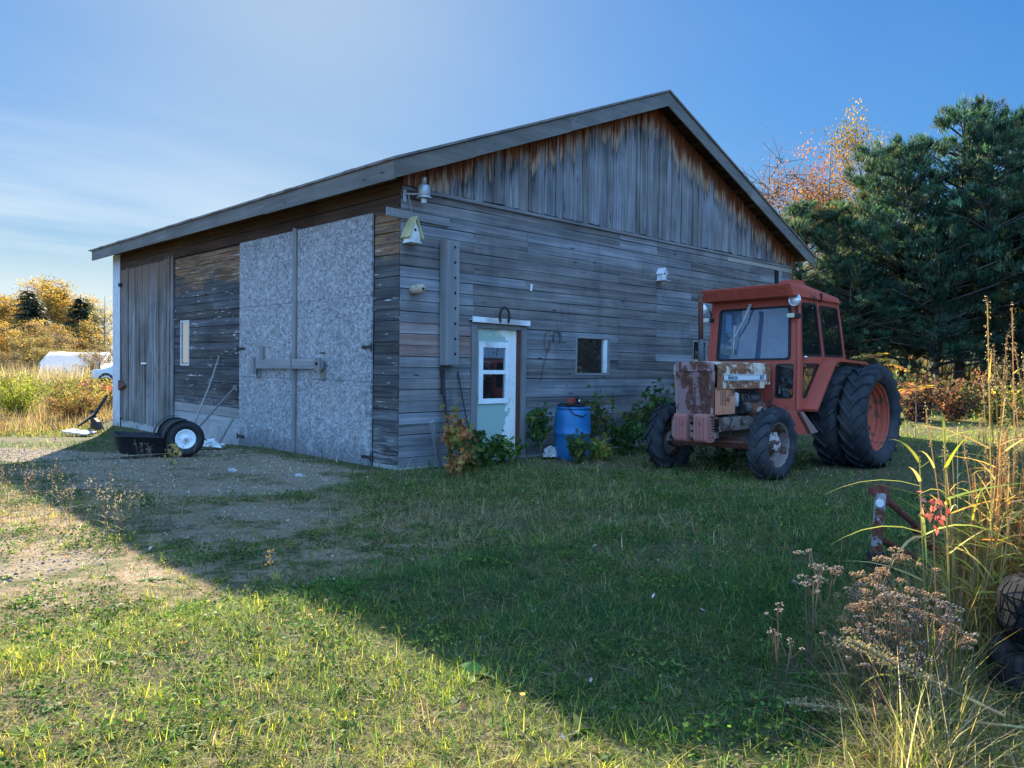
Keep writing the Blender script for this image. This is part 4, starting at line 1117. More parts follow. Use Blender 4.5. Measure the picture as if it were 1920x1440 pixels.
# exhaust
b = MB(); b.smooth = True; b.cyl(T(2.20, -.36, 1.45), T(2.20, -.36, 1.86), .042, 14); b.build('exhaust_base', simple('grey_pipe', (.10,.10,.105), .7, .2), TR)
b = MB(); b.smooth = True; b.tube([T(2.20, -.36, 1.86), T(2.21, -.36, 2.38), T(2.22, -.36, 2.46)], [.036, .036, .034], 14); b.tube([T(2.22, -.36, 2.44), T(2.18, -.36, 2.50)], [.036, .036], 12); b.build('exhaust_pipe', paint_rust('exhaust_rust', (.10,.035,.03), amount=.5, scale=8), TR)

# cab panels: a ring round a rounded window opening, with seal and pane
def cell(quad, ins, r, th, name, gmat, parent=TR, frame_mat=None, seal=True, inner=None):
    """quad: 4 corners (bl, br, tr, tl) in f,l,z; ins: insets (left, right, bottom, top) in metres"""
    q = [Vector(T(*p)) for p in quad]
    w_ = (q[1]-q[0]).length; h_ = (q[3]-q[0]).length
    P = lambda u, v: q[0]*(1-u)*(1-v)+q[1]*u*(1-v)+q[2]*u*v+q[3]*(1-u)*v
    nrm = (q[1]-q[0]).cross(q[3]-q[0]).normalized()
    if inner is None: inner = [(ins[0]/w_, ins[2]/h_), (1-ins[1]/w_, ins[2]/h_), (1-ins[1]/w_, 1-ins[3]/h_), (ins[0]/w_, 1-ins[3]/h_)]
    I = [P(*p) for p in inner]
    pts_i, pts_o = [], []
    uvc = [(0, 0), (1, 0), (1, 1), (0, 1)]
    for k in range(4):
        c_, pv_, nx_ = I[k], I[k-1], I[(k+1) % 4]
        d1_, d2_ = (pv_-c_).normalized(), (nx_-c_).normalized()
        a_, e_ = c_+d1_*r, c_+d2_*r
        cu_ = uvc[k]; pu, nu = uvc[k-1], uvc[(k+1) % 4]
        for t_ in (0, .25, .5, .75, 1):
            pts_i.append(a_*(1-t_)**2+c_*2*t_*(1-t_)+e_*t_**2)
            f1 = (1-2*t_)*.12 if t_ < .5 else 0; f2 = (2*t_-1)*.12 if t_ > .5 else 0
            pts_o.append(P(cu_[0]+(pu[0]-cu_[0])*f1+(nu[0]-cu_[0])*f2, cu_[1]+(pu[1]-cu_[1])*f1+(nu[1]-cu_[1])*f2))
    N_ = len(pts_i); vs, fs = [], []
    for off in (0, -th):
        vs += [(p+nrm*off)[:] for p in pts_o]+[(p+nrm*off)[:] for p in pts_i]
    for i in range(N_):
        j = (i+1) % N_
        fs += [(i, j, N_+j, N_+i), (2*N_+i, 3*N_+i, 3*N_+j, 2*N_+j), (N_+i, N_+j, 3*N_+j, 3*N_+i), (i, 2*N_+i, 2*N_+j, j)]
    b = MB(); b.add(vs, fs); o = b.build(name, frame_mat or CABR, parent)
    ctr = sum(pts_i, Vector())/N_
    if seal:
        vs, fs = [], []
        for kk, off in ((1.035, .004), (.955, .004), (.955, -.012)):
            vs += [(ctr+(p-ctr)*kk+nrm*off)[:] for p in pts_i]
        for i in range(N_):
            j = (i+1) % N_
            fs += [(i, j, N_+j, N_+i), (N_+i, N_+j, 2*N_+j, 2*N_+i)]
        b = MB(); b.add(vs, fs); b.build('window_seal', SEAL, o)
    if gmat:
        vs = [(ctr+(p-ctr)*.99-nrm*.009)[:] for p in pts_i]
        b = MB(); b.add(vs, [tuple(range(N_))]); b.build('pane', gmat, o)
    return o
hw = .72; F0, F1 = 1.385, 1.33            # cab front plane bottom / top
wt = .68                                   # half width at the roof
cell([(F0+.02, -hw, 1.55), (F0+.02, hw, 1.55), (F1, wt, 2.45), (F1, -wt, 2.45)], (.14, .135, .03, .115), .06, .05, 'windscreen_frame', WSG)
for s_ in (1, -1):
    q = [(F0+.06, s_*.33, .87), (F0+.06, s_*hw, .87), (F0+.022, s_*hw, 1.548), (F0+.022, s_*.33, 1.548)]
    if s_ < 0: q = [q[1], q[0], q[3], q[2]]
    cell(q, (.05, .075, .16, .04) if s_ > 0 else (.075, .05, .16, .04), .05, .04, 'lower_front_panel', SIDEG)
b = MB(); b.prism([(-.33, .9), (.33, .9), (.33, 1.548), (-.33, 1.548)], F0-.02, F0+.02, lambda l, z, f: T(f, l, z)); b.build('firewall', CABR, TR)
def sidecells(s_):
    l0, l1 = s_*hw, s_*wt
    fl = lambda q: q if s_ > 0 else [q[1], q[0], q[3], q[2]]
    iv = lambda i: i if s_ > 0 else (i[1], i[0], i[2], i[3])
    door = cell(fl([(F0+.02, l0, 1.55), (.62, l0, 1.55), (.78, l1, 2.45), (F1, l1, 2.45)]), iv((.11, .045, .085, .07)), .05, .04, 'cab_door', SIDEG)
    low = cell(fl([(F0+.06, l0, .87), (1.17, l0, .87), (.62, l0, 1.548), (F0+.022, l0, 1.548)]), None, .04, .04, 'lower_door', SIDEG, inner=[(.36, .24), (.62, .24), (.86, .95), (.18, .95)] if s_ > 0 else [(.38, .24), (.64, .24), (.82, .95), (.14, .95)])
    rear = cell(fl([(.615, l0, 1.55), (-.14, l0, 1.55), (.06, l1, 2.45), (.775, l1, 2.45)]), iv((.06, .05, .085, .085)), .05, .04, 'rear_side_frame', SIDEG)
    b = MB(); b.smooth = True; b.cyl(T(1.27, s_*(hw+.01), 1.61), T(1.27, s_*(hw+.04), 1.61), .018, 10); b.tube([T(1.27, s_*(hw+.04), 1.61), T(1.22, s_*(hw+.045), 1.605)], .011, 8); b.build('door_handle', CHROME, door)
    b = MB()
    for z in (2.28, 1.62): b.cyl(T(.70-.10*(2.28-z)/.66, s_*(hw-.03*(z-1.5)+.005), z-.05), T(.71-.10*(2.28-z)/.66, s_*(hw-.03*(z-1.5)+.005), z+.06), .014, 8)
    b.build('door_hinge', IRON, door)
    return door
sidecells(1); sidecells(-1)
cell([(-.14, hw, 1.55), (-.14, -hw, 1.55), (.06, -wt, 2.45), (.06, wt, 2.45)], (.12, .12, .08, .10), .06, .04, 'rear_window_frame', SIDEG)
for s_ in (1, -1):
    for pp, r_ in (([T(F0+.05, s_*(hw-.005), .87), T(F0+.022, s_*(hw-.005), 1.55), T(F1, s_*(wt-.005), 2.45)], .026), ([T(-.14, s_*(hw-.005), 1.5), T(.06, s_*(wt-.005), 2.45)], .024), ([T(.617, s_*(hw+.002), 1.55), T(.777, s_*(wt+.002), 2.45)], .018)):
        b = MB(); b.tube(pp, r_, 8); b.build('cab_post', CABR, TR)
b = MB(); rbox(b, 1.05, F0+.06, -hw+.01, hw-.01, .845, .875, .006); rbox(b, -.1, 1.05, -.6, .6, .86, .90, .006)
b.build('cab_floor', CABR, TR)
# roof with louvred visor
b = MB(); m0 = wt+.03
vs = [T(1.57, -m0-.02, 2.455), T(1.57, m0+.02, 2.455), T(1.66, m0-.0, 2.63), T(1.66, -m0+.0, 2.63),
      T(.02, -m0-.02, 2.44), T(.02, m0+.02, 2.44), T(.06, m0-.02, 2.53), T(.06, -m0+.02, 2.53), T(1.1, m0-.06, 2.655), T(1.1, -m0+.06, 2.655)]
b.add(vs, [(0,1,2,3), (2,8,9,3), (8,6,7,9), (4,7,6,5), (0,4,5,1), (1,5,6,8,2), (0,3,9,7,4)])
rf = b.build('cab_roof', CABR, TR, bevel=.012)
b = MB()
for i in range(5):
    for k in range(5):
        l0 = -m0+.05+k*.267; z = 2.475+i*.030; f = 1.57+.09*(z-2.455)/.175
        b.m = Matrix.Translation(T(f+.004, l0+.118, z)) @ Matrix.Rotation(rad(-27), 4, 'Y'); b.cbox((0, 0, 0), (.016, .235, .014), (0,0,0), .004)
b.m = Matrix.Identity(4); b.build('visor_louvre', CABR, rf)
b = MB(); rbox(b, .98, 1.28, .36, .60, 2.62, 2.72, .015); b.build('roof_hatch', CABR, rf)
b = MB(); rbox(b, .85, 1.30, m0-.008, m0+.012, 2.475, 2.505, .004); rbox(b, .70, .74, m0-.01, m0+.03, 2.42, 2.55, .006); b.build('roof_vent', SEAL, rf)
# lamps
LENS = simple('lamp_lens', (.62,.64,.64), .12, .35, var=.15, spec=.8)
for s_, zf in ((1, 2.41), (-1, 2.37)):
    base = Matrix.Translation(T(1.44, s_*.675 if s_ > 0 else -.80, zf)) @ Matrix.Rotation(-PI/2, 4, 'Y')
    b = MB(); b.smooth = True; b.m = base; b.lathe([(0, -.07), (.05, -.06), (.08, -.02), (.088, .0), (.086, .012)], 24, cap=False); lp = b.build('work_lamp', SEAL, TR)
    b = MB(); b.smooth = True; b.m = base; b.lathe([(.079, .006), (.06, .018), (.03, .026), (0, .028)], 24, cap=False); b.build('lens', LENS, lp)
    b = MB(); b.smooth = True; b.m = base; b.lathe([(.090, .0), (.090, .014), (.080, .016), (.079, .006)], 24, cap=False); b.build('lamp_ring', CHROME if s_ > 0 else ZINC, lp)
    b = MB(); rbox(b, 1.36, 1.42, s_*.655, s_*.73, 2.16, 2.22, .006); b.cyl(T(1.40, s_*.68, 2.23), T(1.42, s_*.69, 2.34), .012, 8); b.build('lamp_bracket', SEAL, lp)
    b = MB(); rbox(b, 1.41, 1.455, s_*(.56 if s_ > 0 else .70), s_*(.66 if s_ > 0 else .81), 2.165, 2.225, .006); b.build('turn_signal', simple('turn_signal_lens', (.55,.50,.36), .4), TR)
# wiper
b = MB()
for d in (0, .028): b.tube([T(1.385, -.02-d, 2.40), T(1.42, -.12-d*.5, 2.16), T(1.43, -.255-d*.3, 1.93)], .008, 6)
b.tube([T(1.43, -.26, 2.08), T(1.435, -.27, 1.93), T(1.435, -.29, 1.66)], .009, 6); b.build('wiper', ZINC, TR)
# inside of the cab
b = MB(); b.smooth = True
pts = [T(.98+.10*math.sin(a), .14+.21*math.cos(a), 1.74+.17*math.sin(a)) for a in np.linspace(0, 2*PI, 25)]
b.tube(pts, .013, 8); b.tube([T(.98, .14, 1.74), T(1.12, .14, 1.45)], .02, 8)
for a in (.5, 2.6, 4.7): b.tube([T(.98, .14, 1.74), T(.98+.10*math.sin(a), .14+.21*math.cos(a), 1.74+.17*math.sin(a))], .008, 6)
b.build('steering_wheel', SEAL, TR)
b = MB(); rbox(b, .25, .75, -.25, .25, 1.15, 1.30, .05); rbox(b, .18, .30, -.24, .24, 1.28, 1.72, .05); b.build('seat', SEAL, TR)
b = MB(); b.prism([(-.20, 1.60), (-.10, 1.60), (-.115, 1.70), (-.13, 1.715), (-.17, 1.715), (-.185, 1.70)], 1.20, 1.28, lambda l, z, f: T(f, l, z)); b.prism([(-.06, 1.60), (.06, 1.60), (.06, 1.64), (.03, 1.68), (-.03, 1.68)], 1.16, 1.24, lambda l, z, f: T(f, l, z)); rbox(b, 1.12, 1.32, -.45, .45, 1.52, 1.60, .02); b.build('dashboard', SEAL, TR)
b = MB(); rbox(b, .98, 1.01, .0, .045, 1.60, 2.30, .004); b.build('centre_post', SEAL, TR)
b = MB(); rbox(b, 1.22, 1.24, -.53, -.43, 2.0, 2.28, .006); b.build('paper_notice', simple('notice_paper', (.6,.62,.6), .8), TR)
# fenders
for s_ in (1, -1):
    path = [(-.62, 1.50), (-.45, 1.555), (.0, 1.575), (.50, 1.585), (.62, 1.565), (.72, 1.49), (1.00, 1.18), (1.27, .875)]
    b = MB(); vs, fs = [], []
    for f, z in path:
        for l, dz in ((hw-.01, 0), (hw+.20, 0), (hw+.20, -.035), (hw-.01, -.035)): vs.append(T(f+(.0 if dz == 0 else -.02), s_*l, z+dz))
    for i in range(len(path)-1):
        for e in range(4): fs.append((i*4+e, i*4+(e+1) % 4, (i+1)*4+(e+1) % 4, (i+1)*4+e))
    fs += [(0,1,2,3), (28,29,30,31)]
    b.add(vs, fs); b.build('fender', CABR, TR)
b = MB(); b.prism([(2.03, .85), (1.62, .86), (1.24, .53), (1.62, .53)], .42, .78, lambda f, z, l: T(f, l, z)); b.build('battery_box', CABR, TR)
b = MB(); b.prism([(1.57, .845), (1.47, .845), (1.0, .54), (1.22, .525)], .55, .82, lambda f, z, l: T(f, l, z)); b.build('step', paint_rust('step_grey', (.24,.13,.11), amount=.35, scale=6), TR)

# ------------------------------------------------------------------ thin autumn haze
HAZE = 0
if HAZE:
    m, n = newmat('haze_air')
    vol = n.t.nodes.new('ShaderNodeVolumePrincipled'); vol.inputs['Color'].default_value = (.42, .72, 1., 1); vol.inputs['Density'].default_value = HAZE; vol.inputs['Anisotropy'].default_value = .55
    o_ = n.t.nodes.new('ShaderNodeOutputMaterial'); n.t.links.new(vol.outputs[0], o_.inputs['Volume'])
    b = MB(); b.box((-940, -940, -1.2), (940, 940, 17)); hz_ = b.build('haze', m); hz_['kind'] = 'stuff'
# ------------------------------------------------------------------ plants
LEAF = leafmat('leaf'); GRASSM = leafmat('grass_blade', .54, .7, .06); NEEDLE = leafmat('needle', .40, .6, .12); DRYM = leafmat('dry_plant', .3, .8, .1); STEMM = leafmat('stem', .0, .85, .1)
BARK = simple('bark', (.085,.070,.058), .95, var=.5, scale=10, bump=.5); BARKG = simple('pale_bark', (.26,.235,.21), .9, var=.4, scale=9, bump=.4)

def dirs(n, zmin=-.2, zmax=1.):
    a = rng.uniform(0, 2*PI, n); z = rng.uniform(zmin, zmax, n); r = np.sqrt(np.clip(1-z*z, 0, 1))
    return np.stack([r*np.cos(a), r*np.sin(a), z], 1)

# ---- grass (nobody could count it)
def keep_out(x, y):
    k = (x > -.03) & (x < W+.05) & (y > -.02) & (y < L+.05)
    for f, l in ((2.32, .8), (2.32, -.8)): k |= (np.abs(x-(5.62-f)) < .30) & (np.abs(y-(-2.95-l)) < .15)
    k |= (np.abs(x-5.66) < .35) & (np.abs(y+3.9) < .42)
    k |= np.hypot(x-2.88, y+.62) < .28
    k |= np.hypot(x-(tx-.01), y-(ty_+.02)) < .33
    k |= (np.hypot(x+1.6, y-3.2) < .2) | (np.hypot((x+2.12)/.72, (y-3.72)/.55) < 1)
    return k
GREEN = A((.040,.105,.042), (.065,.145,.048), (.115,.20,.05), (.20,.27,.06))
YELLOW = A((.36,.39,.045), (.44,.41,.07), (.27,.36,.045))
STRAW = A((.40,.31,.15), (.46,.38,.21), (.30,.22,.11), (.33,.21,.11))
def grass_field(name, r0, r1, n, hmul, wmul, amax, segs=2, wedge0=-50, wedge1=52):
    v = Veg()
    r = np.sqrt(rng.uniform(r0*r0, r1*r1, n)); a = rad(44.27)+np.radians(rng.uniform(wedge0, wedge1, n))
    x = CAM.x+r*np.sin(a); y = CAM.y+r*np.cos(a)
    # clump the blades
    cx = np.round(x/.11)*.11; cy = np.round(y/.11)*.11
    cl_ = rng.uniform(.1, .75, n); x = x+(cx-x)*cl_*.6+rng.normal(0, .01, n); y = y+(cy-y)*cl_*.6+rng.normal(0, .01, n)
    gm_ = gravel_mask(x, y); pn = vnoise(x, y, 1.6); pl_ = vnoise(x+9, y-4, .55); pm = vnoise(x-3, y+7, 4.5)
    dens = np.clip(1-gm_*1.45, .02, 1)*np.clip(.62+.4*pn+.22*pm, .12, 1)
    dry = sstep(-1.2, -3.2, x)*sstep(-4.6, -3.6, y)*sstep(3.2, .6, y)
    dens = dens*(1-.45*dry)
    ok = (rng.random(n) < dens) & ~keep_out(x, y)
    x, y, gm_, pn, pl_, pm, dry = (q[ok] for q in (x, y, gm_, pn, pl_, pm, dry)); n = len(x)
    fh = .55+.5*sstep(-.3, 1, pl_)+.3*rng.random(n)
    wall = np.exp(-np.minimum(np.abs(y+.15), 9)/.28)*((x > -.2) & (x < W))+np.exp(-np.abs(x+.12)/.2)*((y > -.2) & (y < L))*.8
    h = (.050+.085*rng.random(n)**1.6)*fh*hmul*(1-.45*dry)+.16*wall*rng.random(n)
    right = sstep(-2.9, -1.9, x)*sstep(-4.4, -6.4, y)*sstep(2.2, 1.2, x)
    h = h*(1+1.8*right*rng.random(n))
    sv = np.clip(.27+.26*pl_+.45*dry+.25*gm_-.12*pn+.12*pm, .08, .95)
    green = GREEN[rng.choice(4, n, p=[.3, .35, .25, .1])]; yl = YELLOW[rng.choice(3, n)]; st = STRAW[rng.choice(4, n)]
    u = rng.random(n)[:, None]; lit = np.maximum(sstep(-3.4, -4.6, x), sstep(7.4, 8.6, x))[:, None]; strip = sstep(7.6, 8.8, x)[:, None]  # sunlit zones get yellower, brighter blades: sunlight put into the colour
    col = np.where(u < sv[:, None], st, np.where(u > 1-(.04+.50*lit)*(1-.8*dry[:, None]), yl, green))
    col = col*np.exp(rng.normal(0, .25, (n, 1)))*(1+.12*pm[:, None])
    col = np.where(strip*rng.random((n, 1)) > .35, YELLOW[rng.choice(3, n)]*A(.85, 1.05, .8)*np.exp(rng.normal(0, .2, (n, 1))), col)  # sunny strip right of the barn, its sunlight also put into blade colour
    col = np.where(dry[:, None]*rng.random((n, 1)) > .45, col*A(1.1, .84, .76), col)
    d = dirs(n, .02, .95); d[:, 2] = np.abs(d[:, 2])+.06
    base = np.stack([x, y, gh(x, y)-.004], 1)
    v.ribbons(base, d, h*rng.uniform(.9, 1.5, n), rng.uniform(.0026, .0050, n)*wmul, rng.uniform(.05, .55, n), np.clip(col, .01, .75), segs)
    o = v.build(name, GRASSM); o['kind'] = 'stuff'; return o
grass_field('near_grass', 2.0, 5.6, 340000, 1.05, .82, 0, 3)
grass_field('middle_grass', 5.6, 10.5, 190000, 1.1, 1.6, 0)
grass_field('far_grass', 10.5, 19., 120000, 1.3, 2.4, 0)
grass_field('distant_grass', 19, 46., 80000, 2.2, 6., 0)
v = Veg(); n0 = 5200
r = np.sqrt(rng.uniform(2.3**2, 95., n0)); a = rad(44.27)+np.radians(rng.uniform(-48, 50, n0)); cx = CAM.x+r*np.sin(a); cy = CAM.y+r*np.cos(a)
drz = sstep(-1.2, -3.2, cx)*sstep(-4.6, -3.6, cy)*sstep(3.2, .6, cy)
ok = (gravel_mask(cx, cy) < rng.random(n0)*.7) & ~keep_out(cx, cy) & (rng.random(n0) > .5*drz); cx, cy = cx[ok], cy[ok]; n0 = len(cx)
k = 15; n_ = n0*k; sz = np.repeat(rng.uniform(.55, 1.35, n0), k); litm = sstep(-3.3, -4.4, cx)  # tufts in the sunny zone turn yellower, sunlight put into their colour
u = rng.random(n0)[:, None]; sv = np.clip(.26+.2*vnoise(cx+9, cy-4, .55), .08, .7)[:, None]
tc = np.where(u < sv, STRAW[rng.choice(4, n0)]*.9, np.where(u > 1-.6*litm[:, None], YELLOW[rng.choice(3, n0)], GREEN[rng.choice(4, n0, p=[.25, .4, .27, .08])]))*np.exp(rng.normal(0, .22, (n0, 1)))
x = np.repeat(cx, k)+rng.normal(0, .018, n_); y = np.repeat(cy, k)+rng.normal(0, .018, n_)
v.ribbons(np.stack([x, y, gh(x, y)-.004], 1), dirs(n_, .35, 1.), rng.uniform(.06, .15, n_)*sz, rng.uniform(.0025, .0048, n_), rng.uniform(.15, .75, n_), np.clip(np.repeat(tc, k, 0)*np.exp(rng.normal(0, .18, (n_, 1))), .01, .7), 3)
o = v.build('grass_tufts', GRASSM); o['kind'] = 'stuff'
# dead litter lying flat
v = Veg(); n_ = 24000
r = np.sqrt(rng.uniform(4., 81., n_)); a = rad(44.27)+np.radians(rng.uniform(-50, 52, n_))
x = CAM.x+r*np.sin(a); y = CAM.y+r*np.cos(a); ok = ~keep_out(x, y) & (rng.random(n_) > gravel_mask(x, y)*.8); x, y = x[ok], y[ok]; n_ = len(x)
d = dirs(n_, -.03, .22)
v.ribbons(np.stack([x, y, gh(x, y)+rng.uniform(.002, .03, n_)], 1), d, rng.uniform(.04, .16, n_), rng.uniform(.002, .0042, n_), .05, pick(STRAW*.75, n_, .3), 1)
o = v.build('dead_grass_litter', DRYM); o['kind'] = 'stuff'
# clover and small broad leaves
v = Veg(); n0 = 4600
r = np.sqrt(rng.uniform(4.2, 120., n0)); a = rad(44.27)+np.radians(rng.uniform(-48, 50, n0))
cx = CAM.x+r*np.sin(a); cy = CAM.y+r*np.cos(a); ok = (gravel_mask(cx, cy) < .25) & (vnoise(cx+3, cy, 1.3) > -.45) & ~keep_out(cx, cy); cx, cy = cx[ok], cy[ok]
k = 30; n_ = len(cx)*k; sz = np.repeat(rng.uniform(.5, 1.6, len(cx)), k)
x = np.repeat(cx, k)+rng.normal(0, .045, n_)*sz; y = np.repeat(cy, k)+rng.normal(0, .045, n_)*sz
nn = dirs(n_, .45, 1.); ax = np.cross(nn, rng.normal(size=(n_, 3)))
cc = np.repeat(pick(A((.055,.125,.025), (.09,.16,.03), (.16,.21,.045), (.045,.095,.025)), len(cx), .15), k, 0)*np.exp(rng.normal(0, .2, (n_, 1)))
v.leaves(np.stack([x, y, gh(x, y)+rng.uniform(.012, .05, n_)*sz], 1), ax, nn, rng.uniform(.010, .020, n_)*sz, rng.uniform(.009, .017, n_)*sz, cc)
o = v.build('clover_patches', LEAF); o['kind'] = 'stuff'
# fallen leaves
v = Veg(); n_ = 700
r = np.sqrt(rng.uniform(4.5, 170., n_)); a = rad(44.27)+np.radians(rng.uniform(-48, 50, n_)); x = CAM.x+r*np.sin(a); y = CAM.y+r*np.cos(a); ok = ~keep_out(x, y); x, y = x[ok], y[ok]; n_ = len(x)
nn = dirs(n_, .5, 1.); ax = np.cross(nn, rng.normal(size=(n_, 3)))
v.leaves(np.stack([x, y, gh(x, y)+.03], 1), ax, nn, rng.uniform(.02, .045, n_), rng.uniform(.016, .032, n_), pick(A((.33,.17,.08), (.45,.30,.16), (.24,.11,.06), (.55,.47,.38)), n_))
o = v.build('fallen_leaves', LEAF); o['kind'] = 'stuff'
# gravel stones
v = Veg(); n_ = 60000
x = rng.uniform(-8.5, 0, n_); y = rng.uniform(-4.5, 10, n_); gm_ = gravel_mask(x, y); ok = (rng.random(n_) < (gm_-.25)*1.4) & (x < -.08); x, y = x[ok], y[ok]; n_ = len(x)
v.blobs(np.stack([x, y, gh(x, y)+.002], 1), rng.gamma(2.2, .0034, n_).clip(.003, .017), pick(A((.29,.225,.155), (.24,.19,.14), (.37,.31,.24), (.18,.13,.09)), n_))
o = v.build('gravel', STEMM); o['kind'] = 'stuff'
# dandelion-like rosettes
def rosette(v, x, y, n, L, col, w=.28, up=.35):
    a = rng.uniform(0, 2*PI, n); d = np.stack([np.cos(a), np.sin(a), rng.uniform(up*.4, up*1.7, n)], 1)
    v.ribbons(np.repeat(A(x, y, float(gh(x, y)))[None], n, 0)+rng.normal(0, .008, (n, 3))*A(1, 1, 0), d, rng.uniform(.6, 1., n)*L, L*w, rng.uniform(.2, .6, n), pick(col, n, .18), 4, flat=.5, pw=2.4)
v = Veg()
for i in range(150):
    px = rng.uniform(-120, 1700); dd = rng.uniform(2.5, 5.2); x, y = C(px, dd)
    rosette(v, x, y, rng.integers(5, 11), rng.uniform(.05, .13), A((.07,.15,.03), (.12,.20,.035), (.18,.22,.05)), .26)
o = v.build('broadleaf_weeds', LEAF); o['kind'] = 'stuff'
def rosette_thing(px, d, n, L, label, col=A((.12,.19,.05), (.20,.26,.10)), w=.42):
    v = Veg(); x, y = C(px, d); rosette(v, x, y, n, L, col, w, .7); o = v.build('mullein_rosette', LEAF); return tag(o, label, 'weed')
rosette_thing(1790, 2.78, 9, .20, 'pale broad leaved rosette at the bottom right corner among dry grass', A((.26,.33,.16), (.34,.38,.22)), .5)
rosette_thing(905, 3.35, 6, .15, 'big leaved rosette at the shadow edge in the foreground grass', A((.09,.20,.05), (.14,.24,.07)), .45)

# ---- leafy shrubs along the wall
def shrub(name, label, x, y, h, spread, n, leaf, cols, cat='shrub', stems=7, lobed=True, p=None, zlo=.25, group=None):
    t = thing(name, label, cat, (x, y, float(gh(x, y))), group=group)
    v = Veg(); tips = []
    P0, P1 = [], []
    for i in range(stems):
        a = rng.uniform(0, 2*PI); s = rng.uniform(.3, 1.)*spread; hh = h*rng.uniform(.6, 1.)
        mid = A(math.cos(a)*s*.4, math.sin(a)*s*.4, hh*.55); top = A(math.cos(a)*s, math.sin(a)*s, hh)
        P0 += [A(0, 0, 0), mid]; P1 += [mid, top]
        for k in range(7):
            t_ = rng.uniform(zlo, 1); tips.append((mid*(t_*2) if t_ < .5 else mid+(top-mid)*(t_*2-1))+rng.normal(0, .07*h, 3))
    v.stems(P0, P1, .008, .004, (.12,.085,.06)); v.build('stems', STEMM, t)
    tips = np.array(tips); k = rng.integers(0, len(tips), n)
    pos = tips[k]+rng.normal(0, 1, (n, 3))*A(.085, .085, .075)*max(h, .5)
    pos[:, 2] = np.clip(pos[:, 2], .02, None)
    nn = dirs(n, -.1, 1.); ax = np.cross(nn, rng.normal(size=(n, 3))); ax[:, 2] -= .5
    cc = pick(cols, len(tips), .2, p)[k]*np.exp(rng.normal(0, .2, (n, 1)))
    v = Veg(); L_ = rng.uniform(.6, 1.2, n)*leaf
    (v.lobed if lobed else v.leaves)(pos, ax, nn, L_, L_*.75, np.clip(cc, .01, .8)); v.build('foliage', LEAF, t)
    return t
G1 = A((.045,.095,.03), (.075,.12,.03), (.125,.14,.035)); G2 = A((.08,.11,.03), (.19,.18,.045), (.12,.14,.035)); OR = A((.40,.17,.06), (.32,.12,.055), (.36,.24,.07)); YO = A((.30,.25,.06), (.22,.20,.05), (.36,.22,.07))
shrub('maple_sapling', 'rusty orange leaved sapling growing at the barn corner', .62, -.62, .80, .24, 260, .075, np.concatenate([OR, OR, YO]), stems=5, zlo=.55)
shrub('maple_sapling', 'small orange sapling low in the grass before the barn corner', .02, -1.15, .36, .16, 120, .065, OR, stems=4)
shrub('green_shrub', 'dark green shrub between the barn corner and the door', 1.10, -.55, .55, .34, 420, .075, G1, stems=8)
shrub('green_shrub', 'low olive shrub with yellowing leaves left of the door', .45, -.85, .42, .25, 220, .075, G2, stems=6)
shrub('vine_clump', 'glossy green leaves trailing over the foot of the white door', 1.62, -.45, .42, .35, 300, .07, A((.10,.19,.03), (.20,.26,.05), (.05,.11,.03)), stems=7)
shrub('maple_sapling', 'green sapling standing left of the blue barrel', 2.42, -.40, .80, .20, 220, .085, G1, stems=5, zlo=.4)
shrub('maple_sapling', 'low green and yellow sapling in front of the blue barrel', 2.52, -1.02, .42, .26, 190, .085, np.concatenate([G1, G2]), stems=6)
shrub('maple_sapling', 'yellow leaved sapling at the right foot of the blue barrel', 3.12, -1.0, .36, .2, 130, .10, A((.30,.28,.07), (.22,.23,.05)), stems=5)
shrub('maple_sapling', 'tall arching sapling with yellow tips right of the blue barrel', 3.72, -.42, 1.05, .30, 240, .09, np.concatenate([G2, G1]), stems=7, zlo=.3)
shrub('green_shrub', 'dense dark green shrub between barrel and front tractor wheel', 3.95, -.85, .60, .40, 480, .075, A((.045,.10,.028), (.075,.125,.03)), stems=9)
shrub('maple_sapling', 'green sapling behind the rusted tractor grille', 4.85, -.60, 1.12, .45, 420, .10, np.concatenate([G1, G1, G2]), stems=8, zlo=.45)
shrub('green_shrub', 'dark shrub growing under the front axle of the tractor', 3.55, -2.75, .36, .45, 420, .06, A((.035,.085,.025), (.06,.11,.03)), stems=8, lobed=False)
shrub('green_shrub', 'bushy green weeds beside the rear tractor wheel', 4.55, -3.55, .26, .35, 260, .06, G1, stems=8, lobed=False)
small_weed_ = shrub('small_weed', 'small weed with pale yellow leaves in front of the cart wheel', -2.15, 2.35, .42, .08, 34, .075, A((.52,.40,.14), (.45,.30,.10)), 'weed', stems=2, lobed=False)
